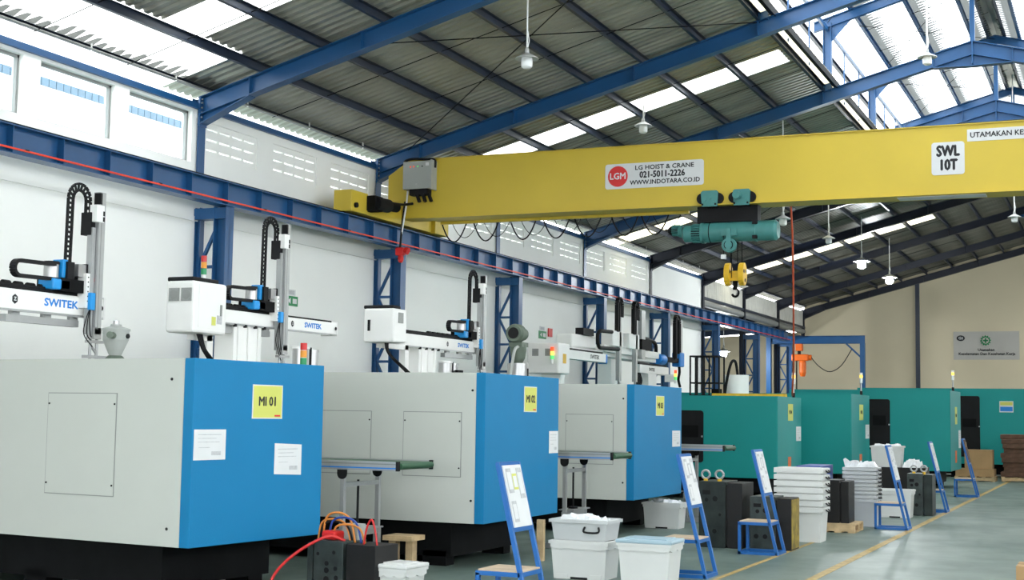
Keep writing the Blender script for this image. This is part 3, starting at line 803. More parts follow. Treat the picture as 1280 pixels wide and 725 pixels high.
# ------------------------------------------------------------------ pendant lamps
def lamp(loc, ztop, label, lit=False, k=1.):
    t = thing('pendant_lamp', label, 'lamp', loc, 0, 'pendant lamps under the roof')
    L_ = ztop-loc[2]
    MB().cyl((0, 0, .16*k), (0, 0, L_), .014, 8).build('cord', TRIMWHITE, t)
    MB().tube([(.015, 0, .2), (.03, .01, .3), (.012, 0, .45)], .008).build('cord_loop', TRIMWHITE, t)
    MB().lathe((0, 0, 0), [(.015, .20*k), (.03, .17*k), (.035, .11*k), (.18*k, .03*k), (.185*k, .015*k), (.09*k, .03*k)], 20).build('shade', SHADEG, t)
    MB().lathe((0, 0, 0), [(.085*k, .03*k), (.09*k, -.04*k), (.085*k, -.11*k), (.05*k, -.135*k), (.01, -.14*k)], 16).build('globe', LAMPLIT if lit else GLOBE, t)
    return t
lamp((-8.36, 19.6, 7.08), zs_(-8.36), 'unlit pendant lamp hanging highest above the yellow girder, nearest the control cabinet end')
lamp((-9.08, 27.5, 7.62), zs_(-9.08), 'unlit pendant lamp hanging in front of the roof skylight strip')
lamp((-3.37, 27.5, 8.57), zus(-3.37), 'unlit pendant lamp hanging from the raised roof monitor')
lamp((-8.09, 48, 6.91), zs_(-8.09), 'lit pendant lamp below the long skylight strip', True, 1.5)
lamp((-8.07, 54, 6.93), zs_(-8.07), 'lit pendant lamp in front of the top of the beige gable wall', True, 1.5)
lamp((-2.80, 42, 7.40), zus(XA)+.03, 'unlit white pendant lamp high above the safety banner')
lamp((-7.66, 40, 6.72), zs_(-7.66), 'unlit grey pendant lamp crossing the long skylight strip')
lamp((-7.17, 32, 6.19), zs_(-7.17), 'unlit pendant lamp beside the orange cable')
for q in (45., 52., 59.):  # unseen lamps added to light the far end wall
    lamp((5.0, q, 6.6), zs_(5.0), 'unseen lit pendant lamp added beyond the ridge to light the far end wall', True, 1.5)
lamp((-15.58, 58.2, 4.37), 5.76, 'lit lamp in the dark opening past the lattice columns', True, 1.5)

# ------------------------------------------------------------------ injection moulding machines
def hatch(t, x0, x1, z0, z1, m_):
    """flush service hatch on the -y face: recessed dark joint with the panel in it"""
    h = MB().box(x0, x1, -.006, 0, z0, z1).build('hatch', m_, t, bev=.0)
    e = MB()
    e.box(x0-.008, x0, -.003, 0, z0-.008, z1+.008); e.box(x1, x1+.008, -.003, 0, z0-.008, z1+.008)
    e.box(x0, x1, -.003, 0, z0-.008, z0); e.box(x0, x1, -.003, 0, z1, z1+.008)
    e.build('hatch_joint', GUTTER, h)
    for x in (x0+.015, x1-.015):
        for z in (z0+.09, z1-.09): MB().cyl((x, -.006, z), (x, -.012, z), .009, 8).build('hatch_lock', BLACK, h)
def legs(t, L_, Wd, zb):
    MB().box(-L_, -.35, .18, Wd-.18, .10, zb).build('base_frame', DARKSTEEL, t)
    for x in (-.55, -1.9, -3.4, -L_+.2):
        for y in (.22, Wd-.36):
            MB().box(x-.14, x+.14, y-.04, y+.16, 0, .16).build('foot', DARKSTEEL, t)
def paper(t, x, y0, y1, z0, z1, name='paper_notice', mt=None, lines=True, tilt=0.):
    p = MB()
    p.hexa([(x, y0, z0+tilt), (x, y1, z0-tilt), (x+.004, y1, z0-tilt), (x+.004, y0, z0+tilt), (x, y0, z1+tilt), (x, y1, z1-tilt), (x+.004, y1, z1-tilt), (x+.004, y0, z1+tilt)])
    o = p.build(name, mt or PAPER, t)
    if lines:
        hgt = z1-z0
        for a, b, c, d in ((.12, .85, .82, .845), (.12, .7, .70, .72), (.12, .8, .58, .60), (.55, .85, .15, .28), (.15, .5, .40, .42)):
            MB().box(x+.004, x+.005, y0+(y1-y0)*a, y0+(y1-y0)*b, z0+hgt*c, z0+hgt*d).build('print', PAPERGREY, o)
    return o
def blue_machine(label, loc, rz, Wd, code, sign, papers, hatches, bolts):
    t = thing('injection_molding_machine', label, 'machine', loc, rz, 'blue and white moulding machines')
    zb, zt, L_ = .48, 2.08, 5.4
    MB().box(-L_, 0, 0, Wd, zb, zt).build('housing', MWHITE, t)
    MB().box(0, .11, 0, Wd, zb, zt).build('front_guard', MBLUE, t, bev=.006)
    for h in hatches: hatch(t, *h, MWHITE)
    for x, z in bolts: MB().cyl((x, 0, z), (x, -.006, z), .013, 10).build('bolt', BLACK, t)
    y0, y1, z0, z1 = sign
    s = MB().box(.11, .114, y0, y1, z0, z1).build('number_sign', PAPER, t)
    MB().box(.114, .1155, y0+.012, y1-.012, z0+.010, z1-.010).build('sign_face', YSIGN, s)
    text('sign_text', code, .115, (.1165, (y0+y1)/2, (z0+z1)/2), FACE_X, INK, s, .98, .004)
    MB().box(.1155, .1165, y1-.11, y1-.03, z0+.02, z0+.035).build('sign_mark', SIGNRED, s)
    for i, p in enumerate(papers): paper(t, .11, *p, tilt=(.008 if i else 0))
    legs(t, L_, Wd, zb)
    MB().box(-L_-.8, -L_, .3, Wd-.3, .1, 1.7).build('injection_unit', MWHITE, t)
    return t
MC1 = blue_machine('blue and white moulding machine MI 01 with two white notices on its guard', (-7.35, 9.90, 0), math.radians(-6.2), 1.80, 'MI 01', (.76, 1.18, 1.57, 1.875), [(.02, .42, 1.215, 1.475), (1.09, 1.48, 1.06, 1.34)],
             [(-1.62, -.78, .88, 1.77)], [(-.14, 1.90), (-.14, .63)])
MC2 = blue_machine('blue and white moulding machine MI 02 with two hatches facing the conveyor', (-6.36, 13.66, 0), 0, 2.12, 'MI 02', (1.05, 1.42, 1.67, 1.96), [(1.82, 2.10, 1.19, 1.45)],
             [(-1.95, -1.27, .97, 1.65), (-.86, -.17, .97, 1.65)], [(-.04, 1.89), (-.04, .72)])
MC3 = blue_machine('blue and white moulding machine MI 03 next to the teal machines', (-6.36, 18.62, 0), 0, 2.27, 'MI 03', (.98, 1.37, 1.65, 1.94), [(1.79, 2.19, 1.19, 1.43)],
             [(-.90, -.20, .97, 1.65)], [(-.05, 1.88), (-.05, .72)])

def beacon_post(t, x, y, z, lit=(0, 1, 0)):
    MB().cyl((x, y, z), (x, y, z+.10), .03, 10).build('beacon_foot', BLACK, t)
    MB().cyl((x, y, z+.10), (x, y, z+.28), .018, 10).build('beacon_stem', STEEL, t)
    b = MB().cyl((x, y, z+.28), (x, y, z+.40), .035, 12).build('beacon_body', TRIMWHITE, t)
    MB().cyl((x, y, z+.40), (x, y, z+.47), .037, 12).build('beacon_lens', LED_O, b)
    MB().cyl((x, y, z+.47), (x, y, z+.52), .037, 12).build('beacon_lens', TRIMWHITE, b)
def teal_machine(label, loc, Wd, zt, L_, sign=None, pap=None, strip=None, door=None, zb=.45, beacon=None, code='MI 04'):
    t = thing('injection_molding_machine', label, 'machine', loc, 0, 'teal moulding machines')
    MB().box(-L_, -.02, 0, Wd, zb, zt).build('housing', TEAL, t)
    m = MB(); m.prism([(-.02, 0, zb), (.0, .02, zb), (.0, Wd, zb), (-.02, Wd, zb)], (0, 0, zt-zb)); m.build('front_guard', TEAL, t)
    if door:
        x0, x1, z0, z1 = door
        m = MB(); cx, cz = (x0+x1)/2, (z0+z1)/2
        plate(m, FACE_NY, (cx, 0, cz), rrect(x1-x0, z1-z0, .06), .02); d = m.build('window_door', BLACK, t)
        MB().box(x0+.12, x1-.1, -.026, -.02, cz-.02, cz+.22).build('inner_panel', DARKSTEEL, d)
        MB().cyl((x1-.02, -.02, cz), (x1-.02, -.05, cz), .02, 8).build('door_knob', STEEL, d)
    if sign:
        s = MB().box(0, .004, *sign).build('number_sign', YSIGN, t)
        text('sign_text', code, .11, (.0055, (sign[0]+sign[1])/2, (sign[2]+sign[3])/2), FACE_X, INK, s, .98, .004)
    if pap: paper(t, 0, *pap)
    if strip: MB().box(0, .004, *strip).build('warning_strip', ORANGE, t)
    legs(t, L_, Wd, zb)
    if beacon: beacon_post(t, *beacon, zt)
    return t
T4 = teal_machine('teal moulding machine behind MI 03 with a yellow rail on top', (-6.30, 27.6, 0), 2.2, 2.07, 6.6, (.94, 1.39, 1.59, 1.93), (1.70, 2.16, 1.17, 1.47), (.93, 1.2, .62, .86), (-2.25, -1.50, .73, 1.77), beacon=(-.06, 1.75), code='MI 04')
MB().box(-1.55, -.02, .8, .95, 2.07, 2.13).build('top_rail', YELD, T4)
T5 = teal_machine('teal moulding machine without a door, between two others', (-5.5, 31.2, 0), 2.35, 2.19, 6.6, (1.0, 1.5, 1.62, 1.97), (1.80, 2.30, 1.20, 1.52), (1.0, 1.3, .6, .86), None, beacon=(-.1, 1.85), code='MI 05')
T6 = teal_machine('teal moulding machine with a dark glazed door and nearest the cardboard boxes', (-3.9, 35.5, 0), 2.3, 2.37, 3.9, (1.0, 1.45, 1.55, 1.98), (1.75, 2.25, .95, 1.40), (.95, 1.3, .6, .9), (-1.95, -1.42, .9, 2.14), zb=.42, beacon=(-.06, 1.2), code='MI 06')
T7 = teal_machine('far teal moulding machine with a black door and yellow blue notice', (-1.2, 43.0, 0), 2.3, 2.58, 6.2, door=(-3.30, -2.70, .60, 2.36), zb=.40)
n7 = MB().box(-2.16, -1.78, -.006, 0, 1.90, 2.22).build('notice', PAPER, T7)
MB().box(-2.14, -1.80, -.008, -.006, 2.10, 2.20).build('notice_band', YSIGN, n7)
MB().box(-2.14, -1.80, -.008, -.006, 1.93, 2.06).build('notice_band', LOGOBLUE, n7)

# ------------------------------------------------------------------ take-out robots
def ladder(m, pts, xc, wx, th):
    """cable chain: two edge rails joined by rungs, running in the yz plane"""
    P_ = [Vector((0, a, b)) for a, b in pts]
    for i in range(len(P_)-1):
        d = (P_[i+1]-P_[i]).normalized(); nrm = Vector((0, -d.z, d.y))
        for s in (-1, 1):
            a = P_[i]+nrm*s*th*.42; b = P_[i+1]+nrm*s*th*.42
            m.bar(Vector((xc, a.y, a.z)), Vector((xc, b.y, b.z)), wx, th*.24, tuple(nrm))
        m.bar(Vector((xc, P_[i].y, P_[i].z))-nrm*th*.4, Vector((xc, P_[i].y, P_[i].z))+nrm*th*.4, wx*.5, (P_[i+1]-P_[i]).length*.5, tuple(d))
    return m
def seg(a, b, step=.05):
    a = Vector(a); b = Vector(b); n_ = max(1, int((b-a).length/step))
    return [tuple(a+(b-a)*i/n_) for i in range(n_+1)]
def arc(c, r, a0, a1, n_=9):
    return [(c[0]+r*math.cos(math.radians(a0+(a1-a0)*i/n_)), c[1]+r*math.sin(math.radians(a0+(a1-a0)*i/n_))) for i in range(n_+1)]
def robot(label, X, yped, zped, y0, y1, zb0, zb1, yp, ztop, zw, ytext, ylogo, k=1., chain_h=True, ped=True):
    t = thing('takeout_robot', label, 'robot', (X, yped, zped), 0, 'white take-out robots above the machines')
    dy = lambda y: y-yped
    dz = lambda z: z-zped
    if ped:
        p = MB().box(-.30, -.02, -.30, .30, .03, dz(zb0)+.01).build('pedestal', RWHITE, t)
        MB().box(-.36, .04, -.42, .42, 0, .035).build('base_plate', RWHITE, p)
        for y in (-.34, -.12, .12, .34): MB().box(.0, .035, y-.018, y+.018, .035, .07).build('bolt', BLACK, p)
        for y in (-.22, .0, .22): MB().box(-.02, .0, y-.012, y+.012, .035, dz(zb0)).build('rib', RWHITE, p)
        for y in (-.30, -.08, .14, .34): MB().box(-.02, .015, y-.018, y+.018, dz(zb0)-.04, dz(zb0)-.005).build('bolt', BLACK, p)
    bm_ = MB().box(-.24, 0, dy(y0), dy(y1), dz(zb0), dz(zb1)).build('beam', RWHITE, t, bev=.008)
    MB().box(-.25, .01, dy(y1)-.015, dy(y1)+.012, dz(zb0)-.02, dz(zb1)+.015).build('beam_end', RWHITE, bm_)
    MB().cyl((.01, dy(y1)-.05, dz((zb0+zb1)/2)), (.014, dy(y1)-.05, dz((zb0+zb1)/2)), .025, 10).build('beam_port', BLACK, bm_)
    MB().box(-.20, -.03, dy(y0), dy(y1)-.10, dz(zb1), dz(zb1)+.025).build('belt_cover', BLACK, t)
    MB().box(-.02, .0, dy(y0), dy(y1)-.2, dz(zb0)-.02, dz(zb0)).build('lower_rail', ALU, t)
    sr_ = MB().box(-.12, -.04, dy(yp)-1.15, dy(yp)-.10, dz(zb0)-.12, dz(zb0)-.05).build('support_rail', ALU, t)
    for q_ in (1.0, .55, .15): MB().box(-.10, -.06, dy(yp)-q_-.06, dy(yp)-q_+.06, dz(zb0)-.055, dz(zb0)).build('rail_hanger', ALU, sr_)
    hx = MB(); plate(hx, FACE_X, (.001, dy(ylogo), dz(zb0*.5+zb1*.5)), [(.042*k*math.cos(math.radians(a)), .05*k*math.sin(math.radians(a))) for a in range(30, 390, 60)], .002)
    ho_ = hx.build('logo_badge', INK, bm_); text('logo_letter', 'Z', .05*k, (.0045, dy(ylogo), dz(zb0*.5+zb1*.5)), FACE_X, PAPER, ho_, 1, .002)
    text('lettering', 'SWITEK', .108*k, (.0015, dy(ytext), dz(zb0*.5+zb1*.5)), FACE_X, LOGOBLUE, bm_, 1.32, .004)
    # carriage
    q = dy(yp)
    ca = MB().box(-.26, .06, q-.50, q-.02, dz(zb1)+.03, dz(zb1)+.16).build('carriage', DARKSTEEL, t)
    MB().box(-.02, .09, q-.16, q-.02, dz(zb0)+.08, dz(zb1)+.24).build('carriage_plate', RWHITE, ca)
    for i in range(6): MB().cyl((.09, q-.13, dz(zb1)+.20-.05*i), (.094, q-.13, dz(zb1)+.20-.05*i), .008, 6).build('plate_bolt', BLACK, ca)
    MB().box(.09, .095, q-.10, q-.04, dz(zb1)+.16, dz(zb1)+.20).build('warning_label', RED, ca)
    sv_ = MB().cyl((-.06, q-.52, dz(zb1)+.30), (-.06, q-.52, dz(zb1)+.16), .075, 16).build('servo_motor', STEEL, t)
    MB().box(-.14, .06, q-.62, q-.36, dz(zb1)+.04, dz(zb1)+.15).build('servo_cover', RBLUE, t, bev=.015)
    MB().box(-.12, .02, q-.44, q-.36, dz(zb1)+.17, dz(zb1)+.36).build('servo_cover', RBLUE, t, bev=.01)
    MB().cyl((-.06, q-.52, dz(zb1)+.30), (-.06, q-.52, dz(zb1)+.33), .08, 16).build('motor_cap', BLACK, sv_)
    s2 = MB().box(-.10, .05, q-.24, q-.12, dz(zb1)+.20, dz(zb1)+.33).build('servo_motor', STEEL, t)
    MB().box(-.11, .06, q-.12, q-.03, dz(zb1)+.18, dz(zb1)+.34).build('motor_cap', BLACK, s2)
    MB().box(-.08, .05, q-.40, q-.30, dz(zb1)+.10, dz(zb1)+.34).build('chain_mount', BLACK, t)
    # upright arm
    ar = MB().box(.05, .13, q-.045, q+.05, dz(zw)+.25, dz(ztop)).build('upright_arm', ALU, t)
    MB().box(.03, .10, q-.105, q-.055, dz(zw)+.25, dz(ztop)-.38).build('arm_rail', ALU, ar)
    MB().box(.128, .132, q-.012, q-.004, dz(zw)+.3, dz(ztop)-.02).build('arm_groove', GUTTER, ar)
    MB().box(.05, .14, q-.10, q+.02, dz(ztop)-.32, dz(ztop)-.14).build('arm_block', RWHITE, ar)
    MB().box(.14, .144, q+.0, q+.025, dz(ztop)-.25, dz(ztop)-.20).build('block_slot', BLACK, ar)
    MB().box(.14, .144, q+.0, q+.025, dz(ztop)-.31, dz(ztop)-.26).build('block_slot', BLACK, ar)
    MB().box(.06, .14, q-.05, q-.02, dz(ztop)-.13, dz(ztop)-.01).build('block_slot', BLACK, ar)
    MB().box(.07, .15, q-.04, q+.02, dz(zb0)-.02, dz(zb0)+.18).build('arm_cover', RBLUE, ar, bev=.008) if False else None
    MB().box(.09, .135, q-.13, q-.06, dz(zb0)+.06, dz(zb1)+.04).build('arm_cover', RBLUE, ar, bev=.006)
    # arm cable chain
    R_ = .135
    zt_ = dz(ztop)-.10
    path = seg((q-.355, dz(zb1)+.30), (q-.345, zt_)) + arc((q-.345+R_, zt_), R_, 180, 0)[1:] + seg((q-.345+2*R_, zt_), (q-.345+2*R_, zt_-.14))[1:]
    ladder(MB(), path, .0, .026, .085).build('cable_chain', BLACK, t)
    MB().box(-.05, .08, q-.12, q-.03, zt_-.36, zt_-.12).build('chain_bracket', BLACK, t, bev=.006)
    MB().cyl((.04, q-.075, zt_-.55), (.04, q-.075, zt_-.36), .014, 8).build('chain_rod', ALU, t)
    if chain_h:
        zc = dz(zb1)+.22
        path = seg((q-.55, zc+.075), (q-1.05, zc+.065)) + arc((q-1.05, zc-.01), .075, 90, 270)[1:] + seg((q-1.05, zc-.085), (q-.50, zc-.075))[1:]
        m = MB()
        P_ = [(0, a, b) for a, b in path]
        m2 = MB()
        for i in range(len(P_)-1): m2.bar(P_[i], P_[i+1], .07, .035, (0, 0, 1) if abs(P_[i+1][1]-P_[i][1]) > .01 else (0, 1, 0))
        m2.build('traverse_chain', BLACK, t)
        ct = MB().box(-.16, -.04, dy(y0), q-.4, dz(zb1)+.03, dz(zb1)+.06).build('chain_tray', BLACK, t)
        for i in range(7):
            yy = q-.60-.17*i
            if yy > dy(y0): MB().cyl((-.10, yy-.045, dz(zb1)+.055), (-.10, yy+.045, dz(zb1)+.055), .035, 10).build('tray_roller', BLACK, ct)
    # wrist and gripper
    wz = dz(zw)
    wr_ = MB().box(.03, .13, q-.06, q+.06, wz+.20, wz+.32).build('wrist', STEEL, t)
    for a in (-.05, .05): MB().cyl((.08, q+a, wz-.05), (.08, q+a, wz+.24), .016, 8).build('gripper_rod', ALU, wr_)
    MB().box(.05, .11, q-.14, q+.20, wz+.0, wz+.03).build('gripper_bar', ALU, wr_)
    MB().box(.05, .11, q-.10, q+.14, wz+.16, wz+.19).build('gripper_bar', STEEL, wr_)
    MB().bar((.08, q+.05, wz+.05), (.08, q-.05, wz+.14), .02, .02).build('gripper_link', ALU, wr_)
    for i in range(3):
        MB().tube([(.10, q-.09, dz(zb0)+.10), (.12, q-.12-.03*i, dz(zb0)-.05), (.12, q-.10-.05*i, dz(zb0)-.20), (.10, q-.04, wz+.22-.05*i)], .006).build('air_hose', BLACK, t)
    return t
def cabinet(t, x0, x1, y0, y1, z0, z1, vents, handle, top=True, hazard=False, beacon=None):
    c = MB().box(x0, x1, y0, y1, z0, z1).build('control_cabinet', RWHITE, t, bev=.03)
    if top: MB().box(x0-.03, x1-.05, y0+.05, y1-.10, z1, z1+.05).build('cabinet_hood', BLACK, c, bev=.015)
    for face, a, z in vents:
        if face == 'ny':
            v = MB().box(a-.07, a+.07, y0-.012, y0+.002, z-.075, z+.075).build('vent_grille', VENTG, c)
            MB().cyl((a, y0-.013, z), (a, y0-.016, z), .055, 16).build('vent_fan', GUTTER, v)
        else:
            v = MB().box(x1-.002, x1+.012, a-.07, a+.07, z-.075, z+.075).build('vent_grille', VENTG, c)
    if handle == 'x': MB().box(x1, x1+.015, y1-.14, y1-.11, (z0+z1)/2-.08, (z0+z1)/2+.05).build('handle', GUTTER, c)
    if handle == 'ny':
        MB().box(x0+.08, x0+.12, y0-.015, y0, (z0+z1)/2-.08, (z0+z1)/2+.08).build('handle', BLACK, c)
    if handle == 'x':
        MB().box(x1, x1+.004, y0+.10, y1-.06, z0+.06, z1-.03).build('cabinet_door', RWHITE, c, bev=.001)
        MB().box(x1+.004, x1+.006, y1-.30, y1-.22, z0+.10, z0+.20).build('warning_label', YSIGN, c)
        MB().box(x1+.004, x1+.006, y1-.20, y1-.10, z0+.12, z0+.22).build('rating_plate', PAPERGREY, c)
    if handle == 'ny': MB().box(x0+.03, x1-.04, y0-.005, y0, z0+.02, z1-.05).build('cabinet_door', RWHITE, c)
    if hazard: MB().box(x1, x1+.006, (y0+y1)/2-.08, (y0+y1)/2+.10, (z0+z1)/2-.10, (z0+z1)/2+.10).build('hazard_label', YELD, c)
    if beacon:
        bx, by, lit = beacon
        b = MB().cyl((bx, by, z1+.03), (bx, by, z1+.14), .028, 10).build('beacon_stem', TRIMWHITE, c)
    return c
def stack_light(t, x, y, z, lit=False, k=1.):
    MB().cyl((x, y, z), (x, y, z+.08*k), .028*k, 12).build('beacon_stem', TRIMWHITE, t)
    for i, mm in enumerate((LED_G, LED_O, LED_R) if lit else (B_GRN, B_AMB, B_RED)):
        MB().cyl((x, y, z+(.08+.075*i)*k), (x, y, z+(.15+.075*i)*k), .034*k, 12).build('beacon_lens', mm, t)
R1 = robot('white take-out robot with a tall arm above MI 01', -10., 8.4, 2.08, 7.0, 12.02, 2.60, 2.80, 11.78, 3.91, 2.16, 11.36, 10.70)
R2 = robot('white take-out robot with a vented cabinet above MI 02', -10., 14.75, 2.08, 13.7, 16.88, 2.70, 2.86, 15.38, 4.04, 2.16, 16.25, 15.74, .85)
cabinet(R2, -.02, .36, 13.10-14.75, 13.75-14.75, .43, 1.02, [('ny', .095, .86), ('ny', .265, .86)], 'x')
stack_light(R2, .16, 13.55-14.75, 1.05, False, 1.0)
R3 = robot('white take-out robot with a cabinet door handle above MI 03', -10., 19.7, 2.08, 18.12, 21.55, 2.66, 2.84, 21.50, 3.96, 2.18, 20.95, 20.36, .85)
cabinet(R3, -.08, .42, 17.75-19.7, 18.15-19.7, .56, 1.05, [('x', 17.95-19.7, .92)], 'ny')
# cabinet columns
for R_, ys, ce_, zc in ((R2, 13.76-14.75, 13.45-14.75, .43), (R3, 18.72-19.7, 17.95-19.7, .56)):
    MB().bar((.08, ys, .0), (.08, ys, zc+.02), .12, .10).build('cabinet_post', RWHITE, R_)
    MB().bar((.08, ys+.05, zc-.03), (.08, ce_, zc-.03), .10, .07).build('cabinet_arm', RWHITE, R_)
    for i in range(4): MB().tube([(.20, ce_+.03*i-.05, zc+.02), (.22, ce_+.02*i+.03, zc-.16), (.19+.02*i, ys-.10, .14), (.18+.02*i, ys-.02, .016)], .012).build('cabinet_cable', BLACK, R_)
# floor legs under the first robot, whose foot stands beside the machine
for y in (-.25, .25): MB().box(-.28, -.04, y-.05, y+.05, -2.08, .02).build('floor_leg', RWHITE, R1)

# robots on the teal machines
R4 = thing('takeout_robot', 'white robot with two grey cabinet vents and a lit stack light', 'robot', (-11.2, 28.3, 2.07), 0, 'white take-out robots above the machines')
MB().box(-.3, 0, -.3, .3, 0, .81).build('pedestal', RWHITE, R4)
c = cabinet(R4, -.25, .45, -1.2, -.55, .42, 1.06, [('ny', -.07, .86), ('ny', .22, .86)], None, top=False, hazard=True)
stack_light(R4, .32, -1.236, .62, True, 1.15)
MB().box(-.02, .30, -.69, -.53, 0, .44).build('cabinet_post', RWHITE, R4)
b4 = MB().box(-.2, 0, -.6, 3.0, .80, 1.0).build('beam', RWHITE, R4, bev=.01)
MB().box(-.18, -.02, -.6, 2.8, 1.0, 1.04).build('belt_cover', BLACK, R4)
text('lettering', 'SWITEK', .13, (.0015, 2.2, .90), FACE_X, INK, b4, 1.3, .003)
MB().box(-.21, .01, 2.95, 3.05, .78, 1.0).build('beam_end', LOGOBLUE, R4, bev=.02)
R5 = thing('takeout_robot', 'white robot with twin upright arms and a curled black cable chain', 'robot', (-11.6, 33.0, 2.19), 0, 'white take-out robots above the machines')
MB().box(-.3, .05, -.4, .4, 0, .85).build('pedestal', RWHITE, R5)
MB().box(-.35, .12, -3.2, 3.0, .86, .98).build('beam', RWHITE, R5, bev=.02)
MB().box(-.3, .1, -3.2, -1.6, .98, 1.30).build('drive_housing', RWHITE, R5, bev=.04)
MB().box(-.05, .15, -2.6, -1.9, 1.30, 1.46).build('drive_motor', BLACK, R5)
MB().box(-.1, .2, -1.3, 3.0, .97, 1.14).build('cable_tray', RWHITE, R5)
for i, q in enumerate((-.55, .70)):
    MB().box(.0, .3, q-.45, q+.35, 1.12, 1.50).build('carriage', RWHITE, R5, bev=.02)
    ladder(MB(), seg((q-.1, 1.49), (q-.1, 2.14)) + arc((q+.02, 2.14), .12, 180, 0)[1:] + seg((q+.14, 2.14), (q+.14, 1.85))[1:], .30, .10, .14).build('cable_chain', BLACK, R5)
    MB().box(.2, .3, q+.06, q+.2, .3, 1.95).build('upright_arm', ALU, R5)
MB().box(.18, .30, 1.22, 1.52, .9, 2.14).build('upright_arm', ALU, R5)
MB().box(.1, .32, 1.2, 2.0, 1.14, 1.40).build('servo_motor', DARKSTEEL, R5)
path = [(0.35, a, b) for a, b in seg((-.7, 1.05), (-2.0, 1.02)) + arc((-2.0, 1.22), .20, 270, 90)[1:] + seg((-2.0, 1.42), (-1.2, 1.44))[1:]]
MB().tube(path, .045, 8).build('traverse_chain', BLACK, R5)
MB().tube([(.2, 1.4, 1.42), (.2, 2.0, 1.44), (.2, 2.65, 1.36), (.15, 2.88, 1.12)], .05, 8).build('hose', BLACK, R5)
for q in (-.42, .83): MB().tube([(.25, q, .32), (.25, q+.05, .15), (.25, q-.04, .10), (.25, q+.03, .03)], .03, 6).build('gripper', STEEL, R5)
for i in range(5): MB().tube([(.2, .9+.12*i, .55), (.25, 1.0+.1*i, .35), (.2, .85+.13*i, .15), (.2, 1.0+.08*i, .02)], .018).build('air_hose', BLACK, R5)
R6 = thing('takeout_robot', 'white robot with a slim arm between blue joints beside the black cage', 'robot', (-11.5, 35.9, 2.17), 0, 'white take-out robots above the machines')
MB().box(-.3, 0, -.5, .2, -2.17, .60).build('pedestal', RWHITE, R6)
b6 = MB().box(-.2, 0, -1.2, 1.3, .58, .80).build('beam', RWHITE, R6, bev=.01)
MB().box(-.18, -.02, -1.2, 1.2, .80, .85).build('belt_cover', BLACK, R6)
text('lettering', 'SWITEK', .12, (.0015, -.2, .69), FACE_X, INK, b6, 1.2, .003)
MB().box(-.05, .1, .6, 2.1, .95, 1.08).build('cross_arm', DARKSTEEL, R6)
MB().lathe((0, 0, 0), [(.13, 0), (.15, .1), (.15, .45), (.12, .5)], 16, 'y').build('joint_motor', LOGOBLUE, R6, loc=(0.02, .2, .99))
MB().box(-.1, .15, 1.9, 2.3, .85, 1.25).build('joint_housing', LOGOBLUE, R6, bev=.03)
MB().box(.0, .12, 2.0, 2.2, 1.2, 2.15).build('upright_arm', ALU, R6)
ladder(MB(), seg((1.55, 1.05), (1.55, 2.05)) + arc((1.72, 2.05), .17, 180, 0)[1:] + seg((1.89, 2.05), (1.89, 1.2))[1:], .1, .10, .12).build('cable_chain', BLACK, R6)
MB().tube([(.05, 2.1, .9), (.05, 2.15, .7), (.05, 2.05, .5), (.05, 2.2, .3)], .04).build('gripper', DARKSTEEL, R6)
stack_light(R6, .30, .95, .36, True, 1.2)
MB().box(.0, .32, .93, .97, .40, .60).build('light_bracket', TRIMWHITE, R6)

# hoppers, dryers, loader on the machines
h = thing('material_hopper', 'grey conical material hopper beside the arm of the MI 01 robot', 'hopper', (-9.5, 11.62, 2.08))
MB().lathe((0, 0, 0), [(.06, .10), (.13, .26), (.135, .36)], 20).build('cone', GREYBOX, h)
MB().lathe((0, 0, 0), [(.145, .355), (.145, .375), (.06, .40), (.055, .42)], 20).build('lid', GREYBOX, h)
MB().cyl((0, 0, .40), (0, 0, .46), .03, 12).build('inlet_pipe', STEEL, h)
MB().lathe((0, 0, 0), [(.10, .0), (.11, .06), (.07, .10)], 18).build('neck', GREENM, h)
MB().cyl((.05, -.10, .30), (.12, -.24, .30), .035, 12).build('motor', GREENM, h)
MB().cyl((.13, .02, .30), (.145, .02, .30), .025, 12).build('sight_glass', BLACK, h)
for i, (loc, lab) in enumerate((((-9.0, 14.45, 2.08), 'stainless material dryer on MI 02 beside the stack light'), ((-9.2, 18.75, 2.08), 'stainless material dryer on MI 03 with a green display'))):
    d = thing('material_dryer', lab, 'dryer', loc)
    MB().cyl((0, -.08, 0), (0, -.08, .30), .10, 20).build('drum', STEEL, d)
    MB().cyl((0, .14, 0), (0, .14, .27), .09, 20).build('drum', STEEL, d)
    MB().cyl((0, -.08, .30), (0, -.08, .33), .11, 20).build('drum_lid', RWHITE, d)
    MB().cyl((0, .14, .27), (0, .14, .30), .10, 20).build('drum_lid', STEEL, d)
    MB().cyl((.06, .03, 0), (.06, .03, .32), .02, 10).build('pipe', BLACK, d)
    if i:
        b = MB().box(.10, .14, .05, .24, .05, .20).build('controller', DARKSTEEL, d); MB().box(.14, .143, .14, .18, .13, .15).build('display', LED_G, b)
s = thing('stack_light', 'unlit red amber green stack light above the edge of MI 01', 'light', (-8.7, 13.95, 2.08)); stack_light(s, 0, 0, .0, False, 1.15)
MB().cyl((0, 0, -.001), (0, 0, .015), .04, 10).build('foot', BLACK, s)
l = thing('vacuum_loader', 'dark green vacuum loader with a blower motor above MI 03', 'loader', (-8.8, 20.45, 2.08))
MB().cyl((0, 0, 0), (0, 0, .36), .17, 22).build('hopper_drum', STEEL, l)
MB().box(.165, .175, -.02, .02, .06, .28).build('sight_glass', BLACK, l)
MB().lathe((0, 0, 0), [(.07, .36), (.11, .44), (.13, .56), (.13, .66), (.10, .68)], 20).build('receiver', GREENM, l)
MB().box(-.10, .12, -.14, .12, .62, .69).build('receiver_collar', GREENM, l)
